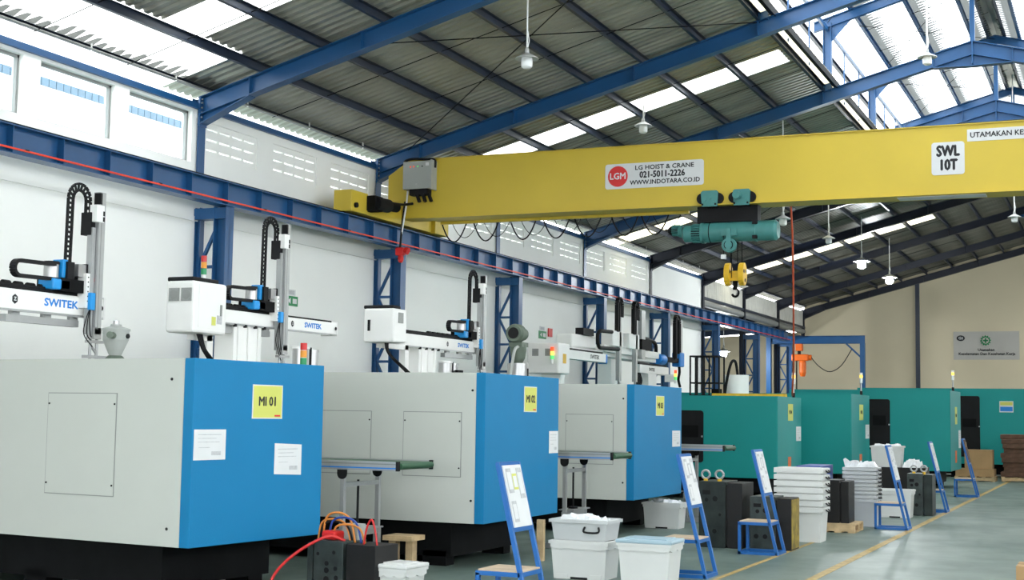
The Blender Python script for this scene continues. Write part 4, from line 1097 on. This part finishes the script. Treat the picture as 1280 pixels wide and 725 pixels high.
MB().lathe((0, 0, 0), [(.13, -.18), (.15, -.12), (.15, .0), (.11, .04), (.10, .20), (.06, .22)], 20, 'y').build('blower_motor', GREENM, l, loc=(0, -.02, .83))
MB().cyl((0, -.21, .83), (0, -.19, .83), .09, 18).build('blower_intake', BLACK, l)
MB().tube([(.05, -.12, .62), (.05, -.26, .55), (.03, -.32, .3), (.0, -.36, .02)], .025, 8).build('vacuum_hose', GREYBOX, l)

# ------------------------------------------------------------------ conveyors
def conveyor(label, xe, yn, length, wd, zt):
    t = thing('belt_conveyor', label, 'conveyor', (xe, yn, 0), 0, 'belt conveyors beside the machines')
    for y in (0, wd):
        r = MB().box(-length, 0, y-.02, y+.02, zt-.09, zt).build('side_rail', ALU, t)
        for z in (zt-.065, zt-.025): MB().box(-length, -.0, y-.023, y-.019, z-.006, z+.006).build('rail_groove', LOGOBLUE if z < zt-.05 else GUTTER, r)
        MB().box(-.02, .005, y-.024, y+.024, zt-.092, zt+.002).build('rail_end', BLACK, r)
    MB().box(-length, .0, .02, wd-.02, zt-.03, zt-.012).build('belt', BELT, t)
    MB().cyl((0, .02, zt-.045), (0, wd-.02, zt-.045), .034, 14).build('end_roller', BELT, t)
    for y in (.0, wd):
        lg = MB().bar((-.62, y, .10), (-.62, y, zt-.12), .045, .045, (1, 0, 0)).build('leg', ALU, t)
        m = MB(); m.prism([(-.62+.055*math.cos(a), y-.03, zt-.13+.055*math.sin(a)) for a in [pi+pi*i/8 for i in range(9)]] + [(-.565, y-.03, zt-.09), (-.675, y-.03, zt-.09)], (0, .012, 0)); m.build('pivot_bracket', BLACK, lg)
        MB().bar((-.62, y, 0), (-.62, y, .45), .06, .06, (1, 0, 0)).build('lower_leg', ALU, lg)
        MB().bar((-.95, y, .03), (-.30, y, .03), .05, .06).build('foot_bar', ALU, t)
    MB().bar((-.62, 0, zt-.24), (-.62, wd, zt-.24), .035, .045).build('cross_bar', ALU, t)
    MB().bar((-.62, 0, .43), (-.62, wd, .43), .04, .07).build('cross_bar', ALU, t)
    MB().box(-.72, -.52, .05, wd-.05, .46, .475).build('tray', ALU, t)
    MB().cyl((-.62, wd*.42, .46), (-.62, wd*.42, zt-.20), .013, 8).build('height_screw', BLACK, t)
    MB().cyl((-.62, wd*.42, .47), (-.62, wd*.42, .50), .06, 12).build('hand_wheel', BLACK, t)
    return t
conveyor('belt conveyor standing over the wooden trestle beside MI 01', -6.55, 12.3, 2.4, .72, 1.16)
conveyor('belt conveyor behind the stacked pair of bins at MI 02', -5.78, 16.4, 2.4, .68, 1.19)
conveyor('belt conveyor in front of the teal machine door beside MI 03', -5.77, 21.6, 2.4, .62, 1.20)

# ------------------------------------------------------------------ board stands
def board_stand(label, loc, rz=0., dark=False, seed=0):
    t = thing('board_stand', label, 'stand', loc, rz, 'blue steel board stands along the aisle')
    Wd, Lx, zt, ln, zs2 = .40, .46, 1.25, .30, .37
    T_ = .035
    px = lambda z: -ln*z/zt
    for y in (0, Wd):
        MB().bar((0, y, 0), (px(zt), y, zt), T_, T_, (0, 1, 0)).build('post', STANDB, t)
        MB().bar((-Lx, y, 0), (-Lx, y, zs2), T_, T_, (0, 1, 0)).build('leg', STANDB, t)
        MB().bar((-Lx-.017, y, zs2), (px(zs2), y, zs2), T_, T_).build('seat_rail', STANDB, t)
        MB().bar((-Lx-.017, y, .018), (0.0, y, .018), T_, T_).build('floor_rail', STANDB, t)
    for x, z in ((-Lx, .018), (-.004, .018), (-Lx, zs2), (px(zs2), zs2), (px(.72), .72), (px(zt), zt-.01)):
        MB().bar((x, 0, z), (x, Wd, z), T_, T_).build('cross_rail', STANDB, t)
    MB().box(-Lx, px(zs2)+.01, .0, Wd, zs2+.018, zs2+.030).build('seat_board', PLY, t)
    z0, z1 = .74, zt-.02
    m = MB(); e = .016
    m.hexa([(px(z0)+e, .02, z0), (px(z0)+e+.012, .02, z0), (px(z0)+e+.012, Wd-.02, z0), (px(z0)+e, Wd-.02, z0),
            (px(z1)+e, .02, z1), (px(z1)+e+.012, .02, z1), (px(z1)+e+.012, Wd-.02, z1), (px(z1)+e, Wd-.02, z1)])
    b = m.build('board', DWOOD if dark else PAPER, t)
    if not dark:
        rnd = random.Random(seed)
        for (y0, y1, a, c2, mm) in ((.05, .15, .55, .95, PAPERGREY), (.16, .25, .60, .86, YSIGN if seed == 1 else PAPERGREY), (.26, .36, .45, .95, PAPERGREY), (.05, .14, .08, .42, PAPERGREY)):
            za, zb2 = z0+(z1-z0)*a, z0+(z1-z0)*c2
            q = e+.0125
            MB().hexa([(px(za)+q, y0, za), (px(za)+q+.002, y0, za), (px(za)+q+.002, y1, za), (px(za)+q, y1, za), (px(zb2)+q, y0, zb2), (px(zb2)+q+.002, y0, zb2), (px(zb2)+q+.002, y1, zb2), (px(zb2)+q, y1, zb2)]).build('pinned_sheet', mm, b)
            zc, zd = za+(zb2-za)*.15, zb2-(zb2-za)*.15
            MB().hexa([(px(zc)+q+.002, y0+.012, zc), (px(zc)+q+.003, y0+.012, zc), (px(zc)+q+.003, y1-.012, zc), (px(zc)+q+.002, y1-.012, zc), (px(zd)+q+.002, y0+.012, zd), (px(zd)+q+.003, y0+.012, zd), (px(zd)+q+.003, y1-.012, zd), (px(zd)+q+.002, y1-.012, zd)]).build('print', PAPER, b)
    else: MB().box(px(1.1)+.03, px(1.1)+.034, .1, .2, 1.05, 1.18).build('pinned_sheet', CARD, b)
    return t
board_stand('blue steel board stand with charts and a yellow graph in front of MI 02', (-4.36, 10.45, 0), 0, seed=1)
board_stand('blue steel board stand with charts in front of the MI 03 corner', (-3.97, 14.15, 0), seed=2)
board_stand('blue steel board stand with charts in front of the yellow sided mould', (-3.87, 16.93, 0), seed=3)
board_stand('blue steel board stand with a white board beside the lower crate stack', (-3.04, 21.85, 0), seed=4)
board_stand('blue steel board stand with a white board before the twin ringed mould', (-2.99, 26.40, 0), seed=5)
board_stand('blue steel board stand with a dark brown board by the cardboard boxes', (-2.98, 32.0, 0), dark=True)

# ------------------------------------------------------------------ bins and crates
def tub_mesh(w_, d_, h_, m_, tp=.028, th=.012):
    m = MB(); a = (w_/2-tp, d_/2-tp*.8); b = (w_/2, d_/2)
    m.hexa([(-a[0], -a[1], 0), (a[0], -a[1], 0), (a[0], a[1], 0), (-a[0], a[1], 0), (-a[0], -a[1], th), (a[0], -a[1], th), (a[0], a[1], th), (-a[0], a[1], th)])
    co = [(-1, -1), (1, -1), (1, 1), (-1, 1)]
    for i in range(4):
        p, q = co[i], co[(i+1) % 4]
        lo = [(p[0]*a[0], p[1]*a[1]), (q[0]*a[0], q[1]*a[1]), (q[0]*(a[0]-th), q[1]*(a[1]-th)), (p[0]*(a[0]-th), p[1]*(a[1]-th))]
        hi = [(p[0]*b[0], p[1]*b[1]), (q[0]*b[0], q[1]*b[1]), (q[0]*(b[0]-th), q[1]*(b[1]-th)), (p[0]*(b[0]-th), p[1]*(b[1]-th))]
        m.hexa([(*s, 0) for s in lo]+[(*s, h_) for s in hi])
    return m
def rim(m, w_, d_, z, hgt, out):
    a, b = w_/2+out, d_/2+out; i_, j_ = w_/2-.008, d_/2-.008
    m.box(-a, a, -b, -j_, z, z+hgt); m.box(-a, a, j_, b, z, z+hgt); m.box(-a, -i_, -j_, j_, z, z+hgt); m.box(i_, a, -j_, j_, z, z+hgt)
    return m
def crumple(m, cx, cy, z, w_, d_, h_, seed, n_=9):
    rnd = random.Random(seed); k = len(m.v)
    for i in range(n_+1):
        for j in range(n_+1):
            e = min(i, j, n_-i, n_-j) == 0
            x = cx+w_*(i/n_-.5)+rnd.uniform(-.3, .3)*w_/n_*(0 if e else 1); y = cy+d_*(j/n_-.5)+rnd.uniform(-.3, .3)*d_/n_*(0 if e else 1)
            m.v.append((x, y, z+(0 if e else h_*rnd.random())))
    for i in range(n_):
        for j in range(n_):
            a = k+i*(n_+1)+j; m.face((a, a+n_+1, a+n_+2)); m.face((a, a+n_+2, a+1))
    return m
def storage_bin(label, loc, rz, w_, d_, h_, m_, lid=None, handle=False, full=False, name='storage_bin', group='white storage bins by the machines', wavy=True, foot=True):
    t = thing(name, label, 'bin', loc, rz, group)
    tub_mesh(w_, d_, h_, m_).build('tub', m_, t)
    rim(MB(), w_, d_, h_-.035, .03, .018).build('rim', m_, t)
    if foot:
        for x in (-1, 1):
            MB().box(x*(w_/2-.12)-.06, x*(w_/2-.12)+.06, -d_/2+.012, -d_/2+.03, 0, .05).build('foot_panel', m_, t)
        MB().box(-.09, .09, -d_/2+.016, -d_/2+.022, .0, .022).build('foot_recess', BLACK, t)
    if wavy:
        m = MB(); n_ = 12
        pts = [(-w_/2+w_*i/n_, 0, h_-.07-.018*abs(math.sin(i*pi/4))) for i in range(n_+1)]
        m.prism([(p[0], -d_/2-.010, p[2]) for p in pts]+[(w_/2, -d_/2-.010, h_-.03), (-w_/2, -d_/2-.010, h_-.03)], (0, .014, 0)); m.build('wavy_skirt', m_, t)
        m = MB(); pts = [(0, -d_/2+d_*i/8, h_-.07-.018*abs(math.sin(i*pi/4))) for i in range(9)]
        m.prism([(w_/2-.002, p[1], p[2]) for p in pts]+[(w_/2-.002, d_/2, h_-.03), (w_/2-.002, -d_/2, h_-.03)], (.013, 0, 0)); m.build('wavy_skirt', m_, t)
    if handle:
        MB().tube([(w_*.12, -d_/2-.012, h_-.07), (w_*.12, -d_/2-.035, h_-.12), (w_*.36, -d_/2-.035, h_-.12), (w_*.36, -d_/2-.012, h_-.07)], .011).build('handle', BLACK, t)
    if lid:
        l_ = MB().box(-w_/2-.025, w_/2+.025, -d_/2-.025, d_/2+.025, h_-.012, h_+.025).build('lid', lid, t, bev=.012)
        MB().box(-w_/2+.05, w_/2-.05, -d_/2+.05, d_/2-.05, h_+.025, h_+.036).build('lid_panel', lid, l_)
    if full:
        m = crumple(MB(), 0, 0, h_-.05, w_-.05, d_-.05, .10, int(loc[1]*10))
        m.build('plastic_waste', PLASTIC, t)
    return t
storage_bin('white bin with a blue grey lid standing alone on the floor', (-4.29, 13.30, 0), 0, .52, .40, .43, BINW, lid=LIDB)
storage_bin('white bin with a wavy skirt, lower of the pair by the chart stand', (-5.08, 13.62, 0), 0, .60, .42, .385, BINW)
storage_bin('clear bin full of plastic, with a black handle, upper of the pair', (-5.08, 13.62, .387), 0, .60, .42, .21, BINC, handle=True, full=True, wavy=False, foot=False)
storage_bin('low white bin with a white lid beside the steel mould plates', (-5.90, 11.15, 0), math.radians(-4), .32, .34, .30, BINW, lid=BINW)
storage_bin('white bin with crumpled plastic under the MI 03 guard', (-6.31, 20.25, 0), 0, .56, .36, .38, BINW, full=True)
storage_bin('white bin behind the crate stack beside the ringed mould', (-3.62, 24.75, 0), 0, .56, .40, .47, BINW, full=False)
bk = MB().box(-.38, .76, -.3, .3, 0, .70); o = bk.build('machine_plinth', MOLDB); o.location = (-4.42, 29.2, 0); tag(o, 'dark steel block under the white tub by the teal machines', 'block')
tb = storage_bin('white tub with a plastic bag on the dark block by the teal machines', (-4.43, 29.2, .70), 0, .60, .42, .42, BINW, full=True, wavy=False, foot=False)

def crate_stack(loc, n_, w_, d_, h0, dz, m_, la, first, grp, rz=0., tp=.055):
    z = 0
    for i in range(n_):
        lab = first if i == 0 else (la if i < n_-1 else la.replace('nested in', 'on top of'))
        hh = h0 if i == 0 else .30
        zz = 0 if i == 0 else h0-.30+dz*i
        t = thing('stacking_crate', lab, 'crate', (loc[0], loc[1], loc[2]+zz), rz, grp)
        e = .0025*i
        tub_mesh(w_, d_, hh, m_, tp=(.03 if i == 0 else tp)).build('tub', m_, t)
        rim(MB(), w_, d_, hh-min(.068, dz*.8), min(.065, dz*.78), .020).build('rim', m_, t)
        for s in (-1, 1):
            MB().tube([(s*(w_/2+.025), -.08, hh-.03), (s*(w_/2+.05), -.07, hh-.05), (s*(w_/2+.05), .07, hh-.05), (s*(w_/2+.025), .08, hh-.03)], .009).build('handle', BLACK, t)
    return
crate_stack((-4.05, 19.20, 0), 7, .62, .44, .46, .087, BINW, 'white crate nested in the tall neat stack beside the yellow sided mould', 'white crate with a plain tall side at the foot of the tall stack', 'tall stack of nested white crates')
crate_stack((-3.80, 22.45, 0), 9, .48, .42, .42, .060, BINC, 'greyish crate nested in the lower stack with plastic on it', 'greyish crate at the foot of the lower stack by the pallet', 'lower stack of nested crates', tp=.085)
pb = crumple(MB(), -3.80, 22.45, .905, .46, .40, .10, 3); pb.hexa([(-4.03, 22.3, .90), (-3.88, 22.3, .93), (-3.88, 22.34, .93), (-4.03, 22.34, .90), (-4.06, 22.3, 1.02), (-4.03, 22.3, 1.04), (-4.03, 22.34, 1.04), (-4.06, 22.34, 1.02)])
tag(pb.build('plastic_sheet', PLASTIC), 'crumpled clear plastic lying on the lower crate stack', 'plastic', kind=None)
wb_ = crumple(MB(), 0, 0, 0, .36, .44, .17, 8, 11).build('plastic_wrap', PLASTIC); wb_.location = (-3.94, 29.2, .70)
tag(wb_, 'crumpled clear plastic wrap on the dark block beside the white tub', 'plastic')

# ------------------------------------------------------------------ moulds
def ring(t, x, y, z, ax=(0, 1, 0), mt=ALU, r=.052):
    q = MB().cyl((x, y, z-.02), (x, y, z+.03), .028, 10).build('ring_foot', YELD, t)
    MB().torus((x, y, z+.03+r), ax, r, .015, 18, 8).build('lifting_ring', mt, q)
def mould(label, loc, w_, d_, h_, m1, m2, side=None, rings=(), gap=.02, holes=True, rz=0.):
    t = thing('steel_mould', label, 'mould', loc, rz, 'steel moulds standing by the aisle')
    a = w_*.62
    MB().box(0, a, 0, d_, 0, h_).build('mould_half', m1, t, bev=.006)
    MB().box(a+gap, w_, .01, d_-.01, 0, h_-.015).build('mould_half', m2, t, bev=.006)
    MB().box(a, a+gap, .03, d_-.03, .03, h_-.04).build('parting_plate', m2, t)
    if side: MB().box(w_, w_+.006, .03, d_-.03, .02, h_-.03).build('side_plate', side, t)
    if holes:
        for x, z, r in ((a*.25, h_*.25, .03), (a*.6, h_*.25, .03), (a*.3, h_*.72, .025), (a*.62, h_*.74, .035), (a*.8, h_*.5, .02)):
            MB().cyl((x, 0, z), (x, -.004, z), r, 12).build('port', BLACK, t)
        MB().box(a*.15, a*.45, -.012, 0, h_*.80, h_*.87).build('latch_bar', BLACK, t)
    for x, y in rings: ring(t, x, y, h_)
    return t
mould('tall dark green steel mould with two lifting rings by the MI 03 conveyor', (-5.02, 17.55, 0), .56, .62, .83, MOLD, MOLDB, rings=((.24, .12), (.06, .12)))
mould('squat steel mould with a worn yellow side behind a chart stand', (-4.37, 17.60, 0), .52, .48, .66, MOLDG, MOLDB, side=MOLDY)
mould('black steel mould standing on the small pallet between crate stacks', (-4.10, 20.95, .13), .36, .50, .62, MOLDB, MOLDB, holes=False)
mould('grey green steel mould with two lifting rings by the white bin', (-3.52, 25.35, 0), .42, .50, .72, MOLDG, MOLD, rings=((.10, .12), (.27, .12)))
nb_ = MB().box(-.18, .18, -.5, .5, 0, .93).build('navy_cabinet', BLUEHOSE); nb_.location = (-4.42, 21.9, 0); tag(nb_, 'dark navy box standing behind the black mould and crates', 'box')
# mould plates with hoses by the first machine
mp = thing('mould_plates', 'pair of drilled steel mould plates with coloured hoses beside MI 01', 'mould', (-6.76, 11.0, 0), math.radians(-8))
MB().box(0, .06, 0, .34, 0, .47).build('end_plate', MOLDG, mp)
p1 = MB().box(.07, .40, 0, .34, 0, .50).build('drilled_plate', MOLDG, mp, bev=.005)
for x, z, r in ((.12, .38, .016), (.30, .40, .018), (.22, .30, .022), (.22, .24, .026), (.22, .16, .03), (.32, .26, .02), (.33, .18, .022), (.13, .12, .02), (.30, .08, .02)): MB().cyl((x, 0, z), (x, -.004, z), r, 12).build('port', BLACK, p1)
MB().cyl((.16, 0, .12), (.16, -.03, .12), .012, 8).build('nipple', REDHOSE, p1)
MB().box(.42, .74, .02, .36, 0, .48).build('dark_plate', MOLDB, mp, bev=.005)
MB().tube([(-.25, -.25, 0.02), (-.20, -.2, .2), (-.05, -.15, .36), (.12, -.08, .48), (.25, .0, .54), (.34, .1, .50)], .014, 8).build('hose', REDHOSE, mp)
for i, (mm, hgt, dx) in enumerate(((COPPER, .18, 0), (COPPER, .24, .05), (BLUEHOSE, .20, .12), (BLACK, .16, .02), (COPPER, .14, .16))):
    MB().tube([(.02+dx, .12, .48), (.06+dx, .12, .50+hgt*.8), (.18+dx, .14, .50+hgt), (.30+dx, .16, .50+hgt*.75), (.36+dx, .16, .48)], .010, 7).build('hose', mm, mp)
MB().tube([(.55, .10, .47), (.58, .10, .62), (.63, .10, .70), (.67, .10, .62), (.70, .10, .47)], .009, 7).build('hose', REDHOSE, mp)
MB().box(.10, .26, .06, .20, .50, .58).build('valve_block', RED, mp, bev=.02)
MB().box(.24, .40, .2, .32, .50, .64).build('manifold', GREYBOX, mp)

# ------------------------------------------------------------------ wood, boxes, pallets
def pallet(label, loc, w_, d_, rz=0.):
    t = thing('wooden_pallet', label, 'pallet', loc, rz, 'wooden pallets')
    for i in range(5): MB().box(i*(w_-.1)/4, i*(w_-.1)/4+.10, 0, d_, .105, .13).build('deck_board', WOOD, t)
    for y in (0, d_/2-.04, d_-.08): MB().box(0, w_, y, y+.08, .02, .105).build('bearer', WOOD, t)
    for i in (0, 2, 4): MB().box(i*(w_-.1)/4, i*(w_-.1)/4+.10, 0, d_, 0, .02).build('bottom_board', WOOD, t)
    return t
pallet('small pale wooden pallet under the black mould', (-4.12, 20.85, 0), .48, .75)
pallet('wooden pallet under the cardboard boxes', (-4.36, 40.5, 0), 1.05, .9)
pallet('wooden pallet under the dark timber stack', (-3.18, 41.0, 0), 1.4, 1.0)
def cbox(label, loc, w_, d_, h_):
    t = thing('cardboard_box', label, 'box', loc, 0, 'cardboard boxes on the pallet')
    MB().box(0, w_, 0, d_, 0, h_).build('carton', CARD, t)
    MB().box(0, w_, d_/2-.004, d_/2+.004, h_, h_+.003).build('flap_joint', DWOOD, t)
    MB().box(-.002, w_+.002, -.004, 0, h_-.02, h_).build('top_edge', CARD, t)
cbox('wide cardboard box lying flat on the pallet', (-4.34, 40.55, .13), 1.0, .8, .20)
cbox('upright cardboard box on the flat box by the teal machine', (-4.10, 40.6, .334), .72, .6, .52)
for i in range(9):
    z = .13+.128*i
    o = MB().box(0, 1.3+.05*(i % 3), 0, .9, 0, .129).build('timber_slab', DWOOD, bev=.014); o.location = (-3.2+.03*((i*7) % 4), 41.0+.02*(i % 3), z)
    tag(o, 'dark timber slab in the stack beside the cardboard boxes', 'timber', 'stacked dark timber slabs')
ws = thing('wooden_trestle', 'pale wooden trestle under the conveyor beside MI 01', 'trestle', (-7.12, 13.05, 0))
MB().box(0, .34, 0, .30, .32, .37).build('top_plank', WOOD, ws)
for x in (.02, .22): MB().box(x, x+.08, .1, .2, 0, .32).build('leg', WOOD, ws)
wp = MB().box(-.04, .04, -.03, .03, 0, .46).build('wooden_post', WOOD); wp.location = (-6.10, 14.9, 0)
tag(wp, 'upright wooden post behind the chart stand under MI 02', 'post')

# ------------------------------------------------------------------ far end: gantry, cage, tank
g = thing('jib_gantry', 'small blue steel gantry in front of the beige wall', 'gantry', (-13.85, 60.45, 0))
MB().ibeam((-.3, 0, 4.99), (3.78, 0, 4.99), .34, .2).build('beam', BLUE_STEEL, g)
MB().box(3.58, 3.78, -.1, .1, 0, 4.82).build('post', BLUE_STEEL, g)
MB().box(-.42, -.22, -.1, .1, 0, 5.16).build('post', BLUE_STEEL, g)
MB().bar((3.0, 0, 4.82), (3.6, 0, 4.25), .07, .07, (0, 1, 0)).build('knee_brace', BLUE_STEEL, g)
oh = thing('chain_hoist', 'orange chain hoist hanging from the small blue gantry', 'hoist', (-12.85, 60.45, 3.37))
MB().box(-.14, .14, -.16, .16, 1.15, 1.45).build('trolley', ORANGE, oh, bev=.02)
MB().box(-.32, .40, -.16, .16, .72, 1.0).build('hoist_body', ORANGE, oh, bev=.04)
MB().cyl((.35, 0, .86), (.52, 0, .86), .12, 14).build('motor_cap', ORANGE, oh)
MB().box(-.06, .06, -.06, .06, 1.0, 1.16).build('suspension', BLACK, oh)
MB().lathe((.14, 0, .05), [(.10, 0), (.15, .15), (.15, .6), (.12, .68)], 14).build('chain_bag', ORANGE, oh)
MB().cyl((-.12, 0, -.8), (-.12, 0, .72), .03, 8).build('chain', BLACK, oh)
m = MB().tube([(.50, 0, .88), (.85, 0, .48), (1.30, 0, .26), (1.78, 0, .52), (2.22, 0, 1.20)], .02); m.build('festoon_cable', BLACK, oh)
cg = thing('wire_cage', 'black steel cage frame standing on the teal machine', 'cage', (-8.40, 28.7, 2.07))
for x in (0, .15, .30, .41):
    for y in (0, .4): MB().bar((x, y, 0), (x, y, .85), .03, .03, (1, 0, 0)).build('bar', BLACK, cg)
for z in (.02, .28, .84):
    for y in (0, .4): MB().bar((-.01, y, z), (.62, y, z), .03, .03).build('rail', BLACK, cg)
    for x in (0, .41, .62): MB().bar((x, 0, z), (x, .4, z), .03, .03).build('rail', BLACK, cg)
for y in (0, .4): MB().bar((.62, y, 0), (.62, y, .85), .03, .03, (1, 0, 0)).build('bar', BLACK, cg)
MB().box(.43, .60, .1, .3, .0, .16).build('drive_unit', DARKSTEEL, cg)
tk = thing('round_tank', 'white round tank on the teal machine behind the yellow rail', 'tank', (-7.63, 29.52, 2.07))
MB().cyl((0, 0, 0), (0, 0, .47), .27, 28).build('drum', RWHITE, tk)
MB().cyl((0, 0, .04), (0, 0, .06), .275, 28).build('band', GREYBOX, tk)
MB().tube([(-.17, -.31, .0), (-.12, -.31, .35), (-.03, -.29, .72), (.03, -.16, .74), (.05, -.06, .46)], .03, 8).build('hose', BLACK, tk)

# banner on the end wall
bn = thing('safety_banner', 'grey cloth safety banner with a green gear emblem on the beige wall', 'banner', (-5.72, 66.42, 4.38))
m = MB(); nx, nz, bw, bh = 24, 10, 2.82, 1.27
for i in range(nx):
    for j in range(nz):
        q = []
        for a, b in ((i, j), (i+1, j), (i+1, j+1), (i, j+1)):
            x, z = -bw/2+bw*a/nx, bh*b/nz
            q.append((x, .06+.02*math.sin(3*x+2.4*z)*math.sin(pi*b/nz), z))
        m.poly(q, True)
m.build('cloth', BANNERM, bn)
gz = .86
m = MB(); pts = []
for i in range(48):
    r_ = .235 if (i // 2) % 2 == 0 else .19
    pts.append((r_*math.cos(2*pi*i/48), r_*math.sin(2*pi*i/48)))
plate(m, FACE_NY, (-.02, .03, gz), pts, .006); e = m.build('gear_emblem', SIGNGREEN, bn)
MB().cyl((-.02, .024, gz), (-.02, .018, gz), .14, 24).build('gear_disc', BANNERM, e)
m = MB(); m.box(-.13, .09, .010, .018, gz-.035, gz+.035); m.build('cross_bar', SIGNGREEN, e); MB().box(-.055, .015, .010, .018, gz-.11, gz+.11).build('cross_bar', SIGNGREEN, e)
m = MB(); plate(m, FACE_NY, (-1.09, .03, .97), [(.18*math.cos(2*pi*i/24), .13*math.sin(2*pi*i/24)) for i in range(24)], .006); e2 = m.build('oval_emblem', INK, bn)
text('emblem_letters', 'Gii', .17, (-1.09, .022, .97), FACE_NY, PAPER, e2, 1, .003)
text('lettering', 'Utamakan', .17, (0, .026, .44), FACE_NY, INK, bn, 1.05, .004)
text('lettering', 'Keselamatan Dan Kesehatan Kerja', .17, (.02, .026, .26), FACE_NY, INK, bn, 1.02, .004)
# signs on the left wall
def wall_sign(label, y0, y1, z0, z1, red=None):
    t = thing('exit_sign', label, 'sign', (XW, y0, z0))
    w_ = y1-y0; hh = z1-z0
    f_ = MB().box(0, .012, 0, w_, 0, hh).build('sign_plate', SIGNGREEN, t)
    plate(MB(), FACE_X, (.012, w_*.30, hh*.5), [(-.07, 0), (.03, .055), (.03, -.055)], .002).build('arrow', PAPER, f_)
    MB().box(.012, .014, w_*.55, w_*.9, hh*.25, hh*.75).build('pictogram', PAPER, f_)
    f2 = MB().box(0, .010, w_*.12, w_*.8, hh+.01, hh+.12).build('small_plate', PAPER, t)
    MB().box(.010, .012, w_*.22, w_*.68, hh+.03, hh+.10).build('print', PAPERGREY, f2)
wall_sign('green exit arrow sign on the white wall by the MI 02 robot', 21.63, 22.02, 3.54, 3.72)
wall_sign('green exit arrow sign on the white wall above the green loader', 33.62, 34.12, 3.60, 3.80)
o = MB().box(0, .03, 0, .26, 0, .22).build('alarm_box', RED); o.location = (XW, 34.25, 3.68); tag(o, 'small red alarm box beside the exit sign on the wall', 'alarm')

o = MB().box(0, .6, 0, .5, 0, .31).build('carton', CARD); o.location = (-.97, 14.0, 0)
cb_ = thing('cardboard_box', 'cardboard box alone on the open floor across the aisle line', 'box', (-.97, 14.0, 0)); o.parent = cb_; o.location = (0, 0, 0)
MB().box(0, .6, .246, .254, .31, .313).build('flap_joint', DWOOD, cb_)
